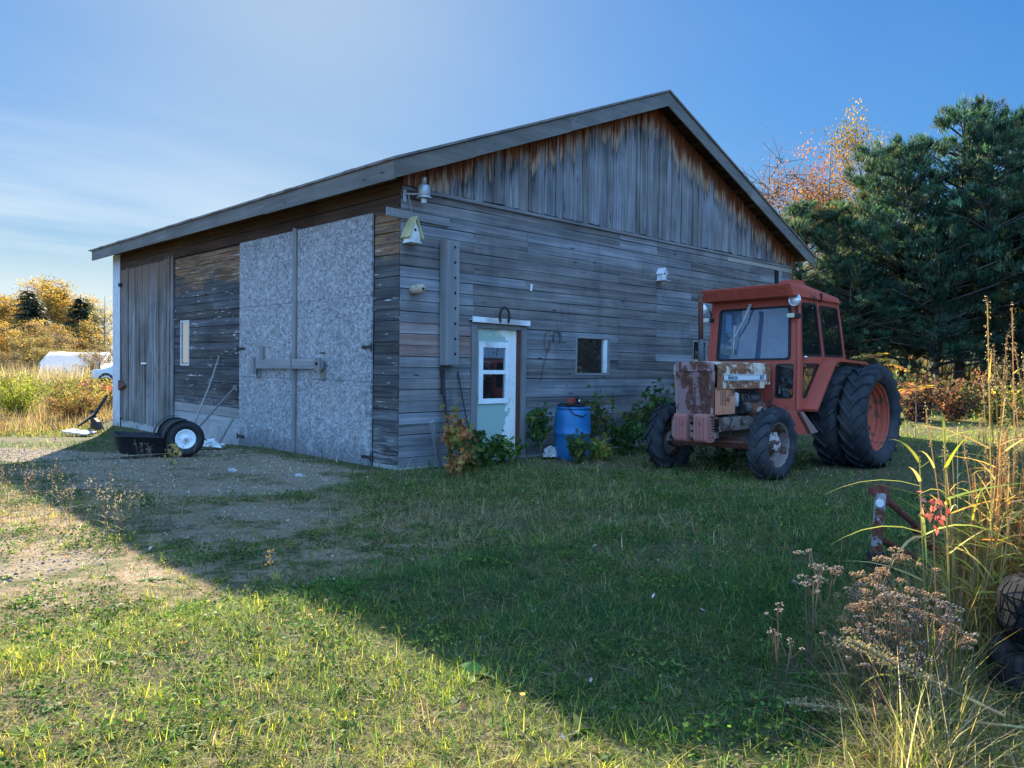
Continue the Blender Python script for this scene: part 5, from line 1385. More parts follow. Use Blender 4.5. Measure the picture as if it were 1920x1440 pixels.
# far-field shrubs around the left edge
shrub('red_sumac', 'crimson sumac bush at the far left barn corner', 2.2, 17.2, 1.3, .9, 1500, .085, A((.42,.07,.09), (.34,.05,.07), (.44,.16,.11), (.30,.24,.10)), stems=9, lobed=False, zlo=.35)
shrub('red_sumac', 'pink red sumac bush before the white tarp shelter', 2.4, 22.5, 1.25, 1.3, 1700, .09, A((.42,.12,.12), (.36,.20,.13), (.30,.24,.09), (.30,.24,.10)), stems=9, lobed=False, zlo=.4)
for (x, y, h, s, lab, cc) in ((-.9, 16.6, 1.25, 1.2, 'bright yellow green bush in the tall grass at the left edge', A((.40,.42,.06), (.30,.36,.05), (.22,.26,.05))), (.75, 18.2, 1.2, 1.1, 'lime green bush in the meadow beside the sumac', A((.36,.40,.06), (.24,.30,.05), (.20,.16,.07))), (-2.3, 15.2, .95, .8, 'dark green low bush at the left frame edge', A((.05,.09,.04), (.08,.12,.04))), (3.2, 22, 1.2, 1.5, 'yellow green weeds before the tarp shelter', A((.40,.38,.07), (.32,.34,.06), (.34,.24,.09))), (-.2, 20.5, 1.2, 1.6, 'broad yellow green weed mound in the meadow', A((.42,.42,.07), (.32,.36,.06))), (1.2, 16.4, .9, 1.0, 'straw coloured bush near the barn corner', A((.46,.34,.13), (.38,.26,.12), (.36,.34,.09))), (.0, 14.6, .85, .9, 'orange brown bush in the dry meadow', A((.40,.23,.09), (.32,.17,.08), (.46,.36,.10)))):
    shrub('meadow_bush', lab, x, y, h, s, 3600, .055, cc*.62, stems=22, lobed=False, zlo=.1)
# meadow: tall dry grass left of the barn
v = Veg(); n_ = 48000
dd = rng.uniform(17.0, 46, n_); px = rng.uniform(-330, 330, n_); x, y = C(px, dd); x, y = np.asarray(x), np.asarray(y)
ok = ~((x > -.4) & (y < L+.8)) & ((y > 10.4) | (x < -3.4)) & ~((x > 4) & (x < 12) & (y > 30) & (y < 37)); x, y = x[ok], y[ok]; n_ = len(x)
f = vnoise(x, y, .5); f2 = vnoise(x+5, y, 1.2); d = dirs(n_, .75, 1.)
hh = rng.uniform(.35, .95, n_)*sstep(9.6, 13.5, y+.4*f2-(x+2)*.3)+.10
col = np.where((f > .1)[:, None], pick(A((.42,.40,.10), (.30,.32,.07), (.46,.38,.14)), n_), pick(A((.44,.32,.17), (.36,.22,.12), (.52,.42,.26)), n_))
v.ribbons(np.stack([x, y, gh(x, y)], 1), d, .62*hh*(1+.2*f2), rng.uniform(.010, .022, n_), rng.uniform(.1, .5, n_), col*.62, 2)
o = v.build('meadow_grass', GRASSM); o['kind'] = 'stuff'
# grey brown scrub fringe at the back of the meadow
v = Veg(); n_ = 9000
dd = rng.uniform(44, 66, n_); px = rng.uniform(-400, 260, n_); x, y = C(px, dd); x, y = np.asarray(x), np.asarray(y)
v.ribbons(np.stack([x, y, gh(x, y)], 1), dirs(n_, .8, 1.), rng.uniform(.6, 1.9, n_), rng.uniform(.03, .07, n_), rng.uniform(0, .3, n_), pick(A((.28,.21,.15), (.36,.28,.18), (.24,.20,.15), (.40,.33,.17)), n_), 2)
o = v.build('scrub_fringe', GRASSM); o['kind'] = 'stuff'

v = Veg(); n_ = 9000
dd = rng.uniform(33, 62, n_); px = rng.uniform(1380, 2300, n_); x, y = C(px, dd); x, y = np.asarray(x), np.asarray(y)
v.ribbons(np.stack([x, y, gh(x, y)], 1), dirs(n_, .7, 1.), rng.uniform(.8, 3.4, n_), rng.uniform(.05, .11, n_), rng.uniform(0, .3, n_), pick(A((.14,.10,.06), (.20,.15,.07), (.09,.10,.05), (.26,.20,.07)), n_), 2)
o = v.build('scrub_behind_pines', GRASSM); o['kind'] = 'stuff'
# ---- dry weeds along the gravel edge and single stalks
def seed_stalks(name, label, pts, h, cols, cat='dry weed', heads=14, mat=None):
    t = thing(name, label, cat, (pts[0][0], pts[0][1], float(gh(*pts[0]))))
    v = Veg(); hv = Veg(); o = A(pts[0][0], pts[0][1], 0)
    for (x, y) in pts:
        hh = h*rng.uniform(.7, 1.1); ln = rng.normal(0, .17, 2)*hh
        b0 = A(x, y, 0)-o; b1 = b0+A(ln[0], ln[1], hh)
        v.stems([b0], [b1], .0022, .0014, jitcol(cols[0]*.8, 1))
        n = heads; tt = rng.uniform(.62, 1.04, n)[:, None]; pos = b0+(b1-b0)*tt+rng.normal(0, .014*h/.5, (n, 3))
        hv.cards(pos, rng.uniform(.012, .028, n), pick(cols, n), .4)
        k = rng.integers(2, 5); dd_ = dirs(k, .2, .9); hv.ribbons(np.repeat((b0+(b1-b0)*.3)[None], k, 0), dd_, hh*.35, .006, .4, pick(cols, k), 2)
    v.build('stalks', DRYM, t); hv.build('seed_heads', DRYM, t); return t
DRY = A((.34,.27,.18), (.28,.21,.14), (.42,.35,.26))
def cluster(x, y, n, s): return [(x+rng.normal(0, s), y+rng.normal(0, s)) for _ in range(n)]
seed_stalks('dry_weeds', 'pale feathery dry weeds at the shadow edge by the gravel', cluster(-3.98, -1.75, 34, .17), .38, DRY)
seed_stalks('dry_weeds', 'shorter tuft of feathery weeds behind the shadow edge clump', cluster(-4.1, -.95, 30, .26), .36, DRY)
seed_stalks('dry_weeds', 'brown dry weeds at the left frame edge in the shade', cluster(-4.45, .55, 34, .4), .38, A((.30,.21,.13), (.38,.28,.17)))
seed_stalks('dry_weeds', 'low dry weeds scattered before the black cart', cluster(-2.4, 2.5, 22, .35), .30, A((.26,.20,.15), (.34,.28,.22)))
seed_stalks('dry_stalk', 'single brown stalk standing at the shadow edge in the lawn', [(-4.02, -4.25)], .34, A((.34,.22,.10), (.28,.18,.09)), heads=24)

# ---- tall dry growth at the right edge
def stalk_heads(name, label, px, d, n, h, spread, cols, hr, lean=(0, 0), flat=True, nb=44, cat='dry flower'):
    x0, y0 = C(px, d); t = thing(name, label, cat, (x0, y0, float(gh(x0, y0)))); v = Veg(); heads = []
    for i in range(n):
        b0 = A(rng.normal(0, spread*.35), rng.normal(0, spread*.35), 0); hh = h*rng.uniform(.55, 1.05)
        b1 = b0+A(rng.normal(lean[0], spread*.75), rng.normal(lean[1], spread*.75), hh); mid = (b0+b1)/2+A(0, 0, hh*.08)
        v.stems([b0, mid], [mid, b1], .0032, .0022, jitcol((.17,.12,.08), 2))
        for q in range(rng.integers(2, 5)):
            R_ = hr*rng.uniform(.6, 1.25); off = A(*rng.normal(0, hr*1.5, 2), rng.normal(-.01, .015)); top = b1+off
            v.stems([b1-A(0, 0, .06)], [top], .0016, .0012, jitcol((.20,.14,.09), 1))
            m_ = int(nb*(R_/.03)**1.2)+5; aa = rng.uniform(0, 2*PI, m_); rr = R_*np.sqrt(rng.random(m_)); pos = top+np.stack([rr*np.cos(aa), rr*np.sin(aa), .35*R_*(1-(rr/R_)**2)+rng.normal(0, .003, m_)], 1)
            hv = Veg(); hv.blobs(pos, rng.uniform(.0026, .0052, m_), pick(cols, m_)); heads.append(hv)
    v.build('stems', DRYM, t)
    for hv in heads: hv.build('flower_head', DRYM, t)
    return t
TAN = A((.42,.26,.13), (.35,.21,.10), (.48,.32,.18)); GRB = A((.24,.19,.15), (.32,.26,.20), (.38,.30,.20))
stalk_heads('dried_tansy', 'clump of dried tansy with flat orange brown heads', 1650, 3.25, 14, .58, .11, TAN, .033)
stalk_heads('dried_tansy', 'second smaller tansy clump right of the orange brown one', 1712, 3.15, 8, .54, .10, TAN*.9, .028)
stalk_heads('dried_weed', 'grey brown knotted weed left of the tansy clump', 1540, 3.4, 7, .56, .12, GRB, .022, (-.02, 0), nb=26)
stalk_heads('dried_weed', 'thin knobbly weed alone left of the grass bank', 1478, 3.1, 3, .42, .05, GRB*1.3, .014, (-.08, 0), nb=6)
stalk_heads('dried_weed', 'tangle of grey seed heads below the reeds', 1745, 3.05, 20, .52, .16, GRB, .018, nb=18)
stalk_heads('dried_weed', 'dark twiggy weed leaning across the grass bank', 1690, 2.95, 14, .40, .15, GRB*.8, .014, nb=8)
# leaning dark stalk and mullein spikes lying in the grass
def spike(name, label, p0, p1, r, cols, n=900, sag=.0):
    v = Veg(); p0, p1 = A(*p0), A(*p1); k = 8
    pts = [p0+(p1-p0)*i/k-A(0, 0, sag*math.sin(PI*i/k)) for i in range(k+1)]
    v.stems(pts[:-1], pts[1:], r*.45, r*.4, jitcol(cols[0], k)); t_ = rng.uniform(.35, 1., n)
    pos = np.array([np.interp(t_, np.linspace(0, 1, k+1), [q[j] for q in pts]) for j in range(3)]).T+rng.normal(0, r*.75, (n, 3))
    v.cards(pos, rng.uniform(.006, .013, n), pick(cols, n), .7); return tag(v.build(name, DRYM), label, 'mullein')
MU = A((.36,.27,.13), (.27,.19,.10), (.44,.36,.20))
a0 = C(1900, 2.82); a1 = C(1600, 2.85); spike('fallen_mullein', 'fallen mullein spike pointing up out of the grass bank', (*a0, .20), (*a1, .46), .016, MU)
a0 = C(1960, 2.72); a1 = C(1490, 2.98); spike('fallen_mullein', 'long mullein spike lying flat along the bottom right edge', (*a0, .20), (*a1, .17), .014, MU, 1300)
a0 = C(1840, 3.0); a1 = C(1670, 3.15); spike('dark_stalk', 'dark bare stalk leaning left through the grass bank', (*a0, .02), (*a1, .62), .006, A((.06,.045,.04), (.09,.07,.06)), 60)
# reeds and bank grass
v = Veg(); n_ = 560
px = rng.uniform(1790, 2200, n_); dd = rng.uniform(3.6, 4.7, n_); x, y = C(px, dd); x, y = np.asarray(x), np.asarray(y)
hh = rng.uniform(.55, 1.10, n_); tall = rng.random(n_) < .10; hh[tall] = rng.uniform(1.3, 1.75, tall.sum())
hh *= np.clip((px-1715)/150, .5, 1.)
base = np.stack([x, y, gh(x, y)], 1); ln = rng.normal(0, .11, (n_, 2)); ln[:, 0] += .05*rng.random(n_); top = base+np.stack([ln[:, 0]*hh, ln[:, 1]*hh, hh], 1)
v.stems(base, top, .0034, .002, pick(A((.44,.31,.15), (.50,.38,.21), (.38,.23,.10)), n_))
k = 95; w_ = np.where(hh > .95)[0]
for i in w_:
    t_ = rng.uniform(.85, 1.02, k)[:, None]; v.cards(base[i]+(top[i]-base[i])*t_+rng.normal(0, .0055, (k, 3)), rng.uniform(.006, .013, k), pick(A((.34,.25,.15), (.40,.31,.20), (.27,.19,.11)), k), .45)
m_ = n_*7; j = rng.integers(0, n_, m_); t_ = rng.uniform(.08, .8, m_)[:, None]
v.ribbons(base[j]+(top[j]-base[j])*t_, dirs(m_, .3, .95), rng.uniform(.14, .40, m_), rng.uniform(.006, .014, m_), rng.uniform(.15, .9, m_), pick(A((.50,.33,.13), (.46,.24,.08), (.54,.42,.20), (.34,.34,.07), (.44,.40,.08)), m_, .2), 4, flat=.8)
o = v.build('reed_bed', GRASSM); o['kind'] = 'stuff'
v = Veg(); n_ = 22000
px = np.concatenate([rng.uniform(1480, 2150, 13000), rng.uniform(1640, 2150, 9000)]); dd = rng.uniform(2.4, 4.4, n_); x, y = C(px, dd); x, y = np.asarray(x), np.asarray(y)
ok = (rng.random(n_) < np.clip((px-1480)/230, .08, 1)) & ~keep_out(x, y); x, y, px, dd = x[ok], y[ok], px[ok], dd[ok]; n_ = len(x)
k = np.clip((px-1430)/280, .30, 1.1)*(.8+.2*(dd > 2.95))
k = np.where((px > 1815) & (dd < 3.35), k*.42, k)
col = pick(A((.40,.31,.17), (.34,.25,.14), (.20,.23,.05), (.13,.17,.04), (.48,.40,.24), (.38,.37,.09), (.24,.18,.12)), n_)
v.ribbons(np.stack([x, y, gh(x, y)], 1), dirs(n_, .35, 1.), rng.uniform(.16, .62, n_)*k, rng.uniform(.0028, .006, n_), rng.uniform(.1, .8, n_), col, 3)
o = v.build('bank_grass', GRASSM); o['kind'] = 'stuff'
# tall green shoots with strap leaves at the edge of the reeds
for i, (px, d, h, lab) in enumerate([(1752, 3.7, 1.05, 'yellow green strap leaved shoot leaning left at the reed edge'), (1800, 3.5, 1.2, 'taller strap leaved shoot inside the reed edge'), (1700, 3.0, .38, 'small bright yellow green shoot in the grass bank')]):
    x0, y0 = C(px, d); v = Veg(); top = A(-.08*h, .03, h); v.stems([A(0, 0, 0)], [top], .005, .003, (.42,.36,.12)); m_ = 11 if i < 2 else 7
    t_ = rng.uniform(.35, 1., m_)[:, None]; dv = dirs(m_, .2, .8); dv[:, 0] -= .5
    v.ribbons(top*t_, dv, rng.uniform(.25, .5, m_)*min(1, h), .016, rng.uniform(.1, .6, m_), pick(A((.40,.44,.05), (.46,.42,.08), (.30,.36,.05), (.52,.40,.16)), m_, .12), 5, flat=.6)
    o = v.build('strap_leaf_shoot', LEAF); o.location = (x0, y0, 0); tag(o, lab, 'weed')
x0, y0 = C(1778, 3.3); v = Veg(); v.stems([A(0, 0, 0)], [A(-.05, .03, .85)], .003, .002, (.3,.2,.12))
m_ = 26; pos = A(-.05, .03, .87)+rng.normal(0, 1, (m_, 3))*A(.05, .03, .035); nn = dirs(m_, -.2, 1.); v.leaves(pos, np.cross(nn, rng.normal(size=(m_, 3)))-A(0, 0, .6), nn, rng.uniform(.03, .055, m_), .02, pick(A((.55,.14,.13), (.45,.09,.09), (.60,.25,.20)), m_))
o = v.build('red_leaf_stem', LEAF); o.location = (x0, y0, 0); tag(o, 'curled red leaves on a thin stem at the reed edge', 'weed')
# sumac seedlings with pinnate leaves
def pinnate(name, label, x, y, h, nl, L_, cols):
    t = thing(name, label, 'sumac', (x, y, float(gh(x, y)))); v = Veg(); v.stems([A(0, 0, 0), A(.03, .0, h*.5)], [A(.03, .0, h*.5), A(.0, .02, h)], .010, .006, (.30,.22,.15)); v.build('stem', STEMM, t)
    v = Veg()
    for i in range(nl):
        a = 2*PI*i/nl+rng.uniform(-.3, .3); d = A(math.cos(a), math.sin(a), rng.uniform(.1, .9)); d /= np.linalg.norm(d); ll = L_*rng.uniform(.75, 1.1)
        b0 = A(0, .02, h*rng.uniform(.90, 1.)); tt = np.linspace(.25, 1., 9); pts = b0+d[None]*(ll*tt)[:, None]; pts[:, 2] -= .45*ll*tt**2
        v.stems(pts[:-1], pts[1:], .003, .0025, (.4,.2,.1)); sd = np.cross(d, A(0, 0, 1)); sd /= np.linalg.norm(sd)
        c0 = cols[i % len(cols)]
        for s_ in (-1, 1):
            ax = sd[None]*s_+d[None]*.45+rng.normal(0, .12, (9, 3)); ax[:, 2] -= .35
            v.leaves(pts, ax, np.repeat(A(0, 0, 1)[None], 9, 0)+rng.normal(0, .2, (9, 3)), ll*.30, ll*.10, jitcol(c0, 9, .15))
    v.build('leaves', LEAF, t); return t
SU = A((.62,.42,.06), (.60,.28,.08), (.66,.50,.10), (.55,.24,.10))
pinnate('sumac_seedling', 'golden sumac seedling showing over the rear tractor tyre', 9.55, -2.72, 1.52, 6, .52, SU)
pinnate('sumac_seedling', 'orange sumac seedling standing right of the rear tractor tyre', 9.75, -3.35, .95, 7, .52, SU[[1, 3, 0]])

# ------------------------------------------------------------------ trees
def trunk_limbs(v, h, r, limbs, wob=.02):
    k = 8; pts = [A(rng.normal(0, wob*h*.3)*(i > 0), rng.normal(0, wob*h*.3)*(i > 0), h*i/k) for i in range(k+1)]
    mb = MB(); mb.smooth = True; mb.tube([tuple(p) for p in pts], [r*(1-.85*i/k)*(1.25 if i == 0 else 1) for i in range(k+1)], 8)
    for a, b_, r_ in limbs: mb.tube([tuple(a), tuple((A(*a)+A(*b_))/2+A(0, 0, .04*h*.3)), tuple(b_)], [r_, r_*.7, r_*.3], 5)
    return mb
def pine_mesh(h, seed, full=1.0, bare=.16):
    global rng
    rng = np.random.default_rng(seed); random.seed(seed)
    limbs, T_, D_, S_, cid, nclu = [], [], [], [], [], 0
    z = h*bare
    while z < h*.985:
        t_ = (z/h-bare)/(1-bare); Lm = (h*.30*full)*(1-t_)**.60*(.75+.5*min(1, t_*5))*.9+.25
        for k in range(rng.integers(4, 7)):
            a = rng.uniform(0, 2*PI); Lb = Lm*rng.uniform(.55, 1.18); up = rng.uniform(.02, .30)+.32*t_
            d = A(math.cos(a), math.sin(a), up); base = A(0, 0, z+rng.uniform(-.15, .15)); tip = base+d*Lb
            limbs.append((base, tip, .012+.016*Lb))
            side = A(-math.sin(a), math.cos(a), 0); m_ = int(10+Lb*21)
            g_ = max(3, int(2+Lb*2.3)); gi = rng.integers(0, g_, m_); uc = rng.uniform(.34, 1.0, g_)**.75; lc = rng.normal(0, 1, g_)*.30*Lb*(1.12-uc)
            u = uc[gi]; lat = lc[gi]; pos = base+d[None]*(Lb*u)[:, None]+side[None]*lat[:, None]; pos[:, 2] += .11*Lb*u*u+np.abs(lat)*.15
            pos += rng.normal(0, 1, (m_, 3))*A(.115, .115, .07); cid.append(nclu+gi); nclu += g_
            T_.append(pos); D_.append(d[None]*.7+side[None]*np.sign(lat)[:, None]*.5+A(0, 0, .55)+rng.normal(0, .25, (m_, 3))); S_.append(np.full(m_, 1.))
        z += rng.uniform(.24, .40)*h/10
    # upright leaders
    m_ = 36; a = rng.uniform(0, 2*PI, m_); rr = rng.uniform(0, .8, m_); T_.append(np.stack([rr*np.cos(a), rr*np.sin(a), h-rr*1.0+rng.uniform(-.2, .2, m_)], 1)); D_.append(A(0, 0, 1)+rng.normal(0, .15, (m_, 3))); S_.append(np.full(m_, 1.7)); cid.append(nclu+np.arange(m_)); nclu += m_
    Tp = np.concatenate(T_); D = np.concatenate(D_); S = np.concatenate(S_); D /= np.linalg.norm(D, axis=1, keepdims=True); n = len(Tp); q = 9
    j = np.repeat(np.arange(n), q); dd = D[j]+rng.normal(0, .55, (n*q, 3)); L_ = rng.uniform(.14, .24, n*q)*S[j]
    tc = pick(A((.036,.086,.064), (.060,.125,.085), (.10,.175,.115), (.17,.24,.155), (.18,.175,.08)), nclu, .28, [.3, .32, .22, .11, .05])[np.concatenate(cid)]
    v = Veg(); v.ribbons(Tp[j]+D[j]*(rng.random(n*q)*.16*S[j])[:, None], dd, L_, rng.uniform(.026, .045, n*q), rng.uniform(0, .12, n*q), tc[j]*np.exp(rng.normal(0, .15, (n*q, 1))), 1)
    mb = trunk_limbs(None, h, .022*h, limbs, .012)
    return mb, v
PINES = []
for sd, h, fl, br in ((11, 10., 1.0, .14), (12, 9., 1.15, .17), (13, 11., .9, .20)):
    mb, v = pine_mesh(h, sd, fl, br)
    a = mb.build('trunk', BARK); b_ = v.build('crown', NEEDLE); PINES.append((a.data, b_.data)); bpy.data.objects.remove(a); bpy.data.objects.remove(b_)
def place_tree(name, label, meshes, x, y, s, rz, cat='tree', group=None, sz=None):
    t = thing(name, label, cat, (x, y, float(gh(x, y))-.05), (0, 0, rz), group)
    t.scale = (s, s, sz or s)
    for nm, me in zip(('trunk', 'crown'), meshes):
        o = bpy.data.objects.new(nm, me); COL.objects.link(o); o.parent = t
    return t
for px, d, k, s, sz, rz, lab in (
    (1496, 31, 1, .82, .84, .4, 'bushy pine rising just right of the barn roof'),
    (1560, 30, 0, .74, .74, 4.4, 'rounded pine in front of the yellow tree'),
    (1636, 32.5, 0, .86, 1.04, 2.1, 'narrow pointed pine beside the yellow tree'),
    (1592, 28.5, 1, .62, .56, 5.1, 'low young pine in front of the other pines behind the tractor'),
    (1694, 29.5, 1, .92, 1.06, 3.3, 'pointed pine right of the tractor with pale needles'),
    (1795, 30, 0, 1.0, 1.13, 1.2, 'tallest pine with several leaders at the right'),
    (1752, 28, 1, .66, .72, .9, 'small dense pine under the tallest pine'),
    (1846, 28.5, 2, .86, .92, 4.2, 'tall thin pine with bare lower trunk near the right edge'),
    (1905, 30, 1, 1.0, 1.2, 2.7, 'broad pine cut by the right frame edge'),
    (2010, 29, 0, 1.1, 1.15, .2, 'pine beyond the right frame edge'),
    (2120, 31, 2, 1.1, 1.1, 1.9, 'tall pine well beyond the right frame edge'),
    (1660, 38, 2, .95, .92, 5.9, 'dark pine in the second row behind the tractor'),
    (1850, 40, 1, 1.15, 1.2, 3.9, 'dark pine in the second row at the right')):
    x, y = C(px, d); place_tree('pine_tree', lab, PINES[k], x, y, s, rz, group='white pines beside the barn', sz=sz)
def broadleaf_mesh(h, seed, spread, n, leaf, cols, bark, clump=.10, zlo=.3, sparse=1., limbs_n=26, trunk_r=.016):
    global rng
    rng = np.random.default_rng(seed); random.seed(seed)
    limbs, tips, tw0, tw1 = [], [], [], []
    for i in range(limbs_n):
        t_ = rng.uniform(zlo, .97); z = h*t_*.9; a = rng.uniform(0, 2*PI); prof = math.sin(PI*min(1, max(.08, (t_-zlo*.7)/(1.06-zlo*.7))))**.55
        Lb = spread*prof*rng.uniform(.6, 1.1)+.03*h; tip = A(math.cos(a)*Lb, math.sin(a)*Lb, z+Lb*rng.uniform(.35, .9))
        b0 = A(0, 0, z); limbs.append((b0, tip, .0035*h))
        for q in range(9):
            f0 = b0+(tip-b0)*rng.uniform(.35, .98); tp = f0+rng.normal(0, .05*h, 3)+A(0, 0, .02*h); tips.append(tp); tw0.append(f0); tw1.append(tp)
    tips.append(A(0, 0, h*.97)); tips = np.array(tips); k = rng.integers(0, len(tips), n)
    pos = tips[k]+rng.normal(0, clump*h*.36, (n, 3))*A(1, 1, .8)
    cc = pick(cols, len(tips), .18)[k]*np.exp(rng.normal(0, .2, (n, 1)))
    v = Veg(); v.stems(tw0, tw1, .0016*h, .0007*h, (.16,.12,.09)); v.cards(pos, rng.uniform(.6, 1.25, n)*leaf, np.clip(cc, .01, .85), .8)
    return trunk_limbs(None, h, trunk_r*h, limbs, .015), v
def make_meshes(mb, v, bark, lm=LEAF):
    a = mb.build('trunk', bark); b_ = v.build('crown', lm); r = (a.data, b_.data); bpy.data.objects.remove(a); bpy.data.objects.remove(b_); return r
GOLD = A((.44,.25,.05), (.36,.20,.04), (.48,.31,.07), (.30,.20,.05)); PALEY = A((.44,.34,.12), (.48,.37,.14), (.38,.30,.12)); BRN = A((.26,.165,.095), (.20,.135,.09), (.30,.21,.11)); ORG = A((.28,.115,.045), (.26,.125,.045), (.29,.15,.055)); PNK = A((.22,.10,.08), (.20,.09,.075), (.24,.13,.085)); OLV = A((.28,.21,.075), (.22,.17,.065), (.32,.23,.09))
GOLDT = make_meshes(*broadleaf_mesh(10, 21, 3.1, 8000, .21, GOLD, BARKG), BARKG)
GOLDT2 = make_meshes(*broadleaf_mesh(10, 22, 2.8, 7500, .21, GOLD*A(.85, .88, 1.1), BARKG), BARKG)
PALET = make_meshes(*broadleaf_mesh(10, 23, 1.7, 2200, .15, PALEY, BARKG, .09, .25), BARKG)
BROWNT = make_meshes(*broadleaf_mesh(8, 24, 2.4, 3600, .16, BRN, BARK), BARK)
ORANGET = make_meshes(*broadleaf_mesh(10, 25, 2.3, 20000, .11, ORG, BARKG), BARKG)
PINKT = make_meshes(*broadleaf_mesh(10, 26, 1.15, 3600, .06, PNK, BARKG, .10, .35, limbs_n=34, trunk_r=.010), BARKG)
BARET = make_meshes(*broadleaf_mesh(9, 27, 1.8, 260, .16, BRN, BARKG, .12, .3, limbs_n=46, trunk_r=.012), BARKG)
BUSHM = make_meshes(*broadleaf_mesh(4, 28, 2.6, 6500, .12, OLV, BARK, .16, .08, limbs_n=30), BARK)
BUSHB = make_meshes(*broadleaf_mesh(4, 29, 2.4, 5200, .12, BRN*A(.9, .95, .9), BARK, .16, .08, limbs_n=30), BARK)
YELT = make_meshes(*broadleaf_mesh(10, 33, 2.3, 20000, .11, A((.27,.17,.018), (.29,.20,.025), (.22,.15,.02)), BARKG), BARKG)
def spruce_mesh(h, seed):
    global rng
    rng = np.random.default_rng(seed); random.seed(seed); limbs, P, D = [], [], []; z = h*.05
    while z < h*.97:
        R_ = h*.25*(1-z/h)**.8+.12
        for k in range(8):
            a = rng.uniform(0, 2*PI); Lb = R_*rng.uniform(.7, 1.15); d = A(math.cos(a), math.sin(a), rng.uniform(-.25, .15)); b0 = A(0, 0, z)
            if k % 3 == 0: limbs.append((b0, b0+d*Lb, .02))
            m_ = int(6+Lb*9); u = rng.uniform(.15, 1.03, m_); sd = A(-math.sin(a), math.cos(a), 0); P.append(b0+d[None]*(u*Lb)[:, None]+sd[None]*(rng.normal(0, .16, m_)*Lb*(1.1-u))[:, None]); D.append(d[None]+rng.normal(0, .35, (m_, 3))-A(0, 0, .2))
        z += h*.028
    P = np.concatenate(P); D = np.concatenate(D); n = len(P); v = Veg()
    v.ribbons(P, D, rng.uniform(.3, .6, n), rng.uniform(.10, .2, n), rng.uniform(0, .3, n), pick(A((.06,.085,.06), (.08,.105,.07), (.11,.125,.08)), n), 2)
    return trunk_limbs(None, h, .014*h, limbs, .004), v
SPR = make_meshes(*spruce_mesh(10, 31), BARK, NEEDLE)
def far_tree(kind, ms, px, d, top, lab, base_h, wid=1., grp='autumn trees at the far edge of the field', cat='tree'):
    x, y = C(px, d); hz = 685+.0132*(px-960); hgt = 1.45+(hz-top)/1467.85*d
    s = hgt/base_h; t = place_tree(kind, lab, ms, x, y, s*wid, rng.uniform(0, 6.28), cat, grp, s); return t
rng = np.random.default_rng(99)
for args in (
    ('golden_tree', GOLDT, 92, 92, 526, 'broad golden tree tallest of the far tree line', 10.3, 1.05),
    ('golden_tree', GOLDT2, 120, 96, 528, 'second golden tree with a rounded top left of the paired spruces', 10.3, .95),
    ('golden_tree', GOLDT2, 20, 90, 556, 'golden tree at the far left frame edge', 10.3, 1.1),
    ('golden_tree', GOLDT, -60, 92, 545, 'golden tree beyond the left frame edge', 10.3, 1.1),
    ('spruce_tree', SPR, 52, 84, 532, 'dark pointed spruce between two golden trees', 10.0, 1.5),
    ('spruce_tree', SPR, 66, 86, 548, 'shorter spruce beside the dark pointed spruce', 10.0, 1.5),
    ('spruce_tree', SPR, 151, 82, 548, 'dark spruce left of the pale slender tree', 10.0, 1.9),
    ('spruce_tree', SPR, 164, 85, 556, 'slimmer spruce just right of its dark twin', 10.0, 1.5),
    ('pale_yellow_tree', PALET, 196, 74, 545, 'slender pale yellow tree beside the barn corner', 10.3, .9),
    ('bare_tree', BARET, 8, 100, 545, 'leafless grey tree top at the far left edge', 9.3, 1.2),
    ('bare_tree', BARET, 178, 98, 575, 'leafless grey tree behind the spruces', 9.3, 1.1),
    ('brown_tree', BROWNT, 78, 78, 598, 'rusty brown small tree before the golden ones', 8.2, 1.),
    ('brown_tree', BROWNT, 14, 76, 605, 'grey brown tree low at the left edge', 8.2, 1.1),
    ('golden_tree', GOLDT2, 128, 74, 606, 'olive gold small tree in front of the spruces', 10.3, 1.4),
    ('brown_tree', BROWNT, 180, 70, 640, 'thin brown tree behind the parked truck', 8.2, 1.1),
    ('golden_tree', GOLDT2, 72, 99, 548, 'golden tree filling the gap right of the dark pointed spruce', 10.3, 1.1),
    ('golden_tree', GOLDT, 140, 99, 556, 'golden tree behind the twin spruces', 10.3, 1.1),
    ('golden_tree', GOLDT2, 36, 98, 556, 'golden tree filling the gap at the far left', 10.3, 1.1),
    ('golden_tree', GOLDT, 46, 80, 596, 'gold tree in front of the dark pointed spruce', 10.3, 1.5),
    ('brown_tree', BROWNT, 112, 70, 618, 'russet tree low between the golden trees', 8.2, 1.4),
    ('golden_tree', GOLDT2, 172, 78, 600, 'gold tree at the foot of the slim spruce', 10.3, 1.3),
    ('golden_tree', GOLDT, -10, 72, 600, 'gold tree low at the left frame edge', 10.3, 1.5),
    ('golden_tree', GOLDT, 260, 95, 560, 'golden tree hidden behind the barn', 10.3, 1.1)):
    far_tree(*args)
for args in (('willow_bush', BUSHM, 58, 66, 628, 'rounded olive gold bush before the far trees', 4.2, 1.), ('willow_bush', BUSHM, 92, 60, 648, 'second rounded bush behind the white tarp shelter', 4.2, 1.1), ('willow_bush', BUSHB, 8, 62, 652, 'grey green bush low at the left edge', 4.2, 1.2), ('willow_bush', BUSHM, 150, 66, 652, 'wide tan bush above the white tarp shelter', 4.2, 1.5), ('willow_bush', BUSHB, 186, 56, 650, 'russet bush beside the barn corner', 4.2, 1.2), ('willow_bush', BUSHB, 40, 58, 668, 'brown bush in front of the olive gold ones', 4.2, 1.3)):
    far_tree(*args, grp='bushes at the far edge of the field', cat='bush')
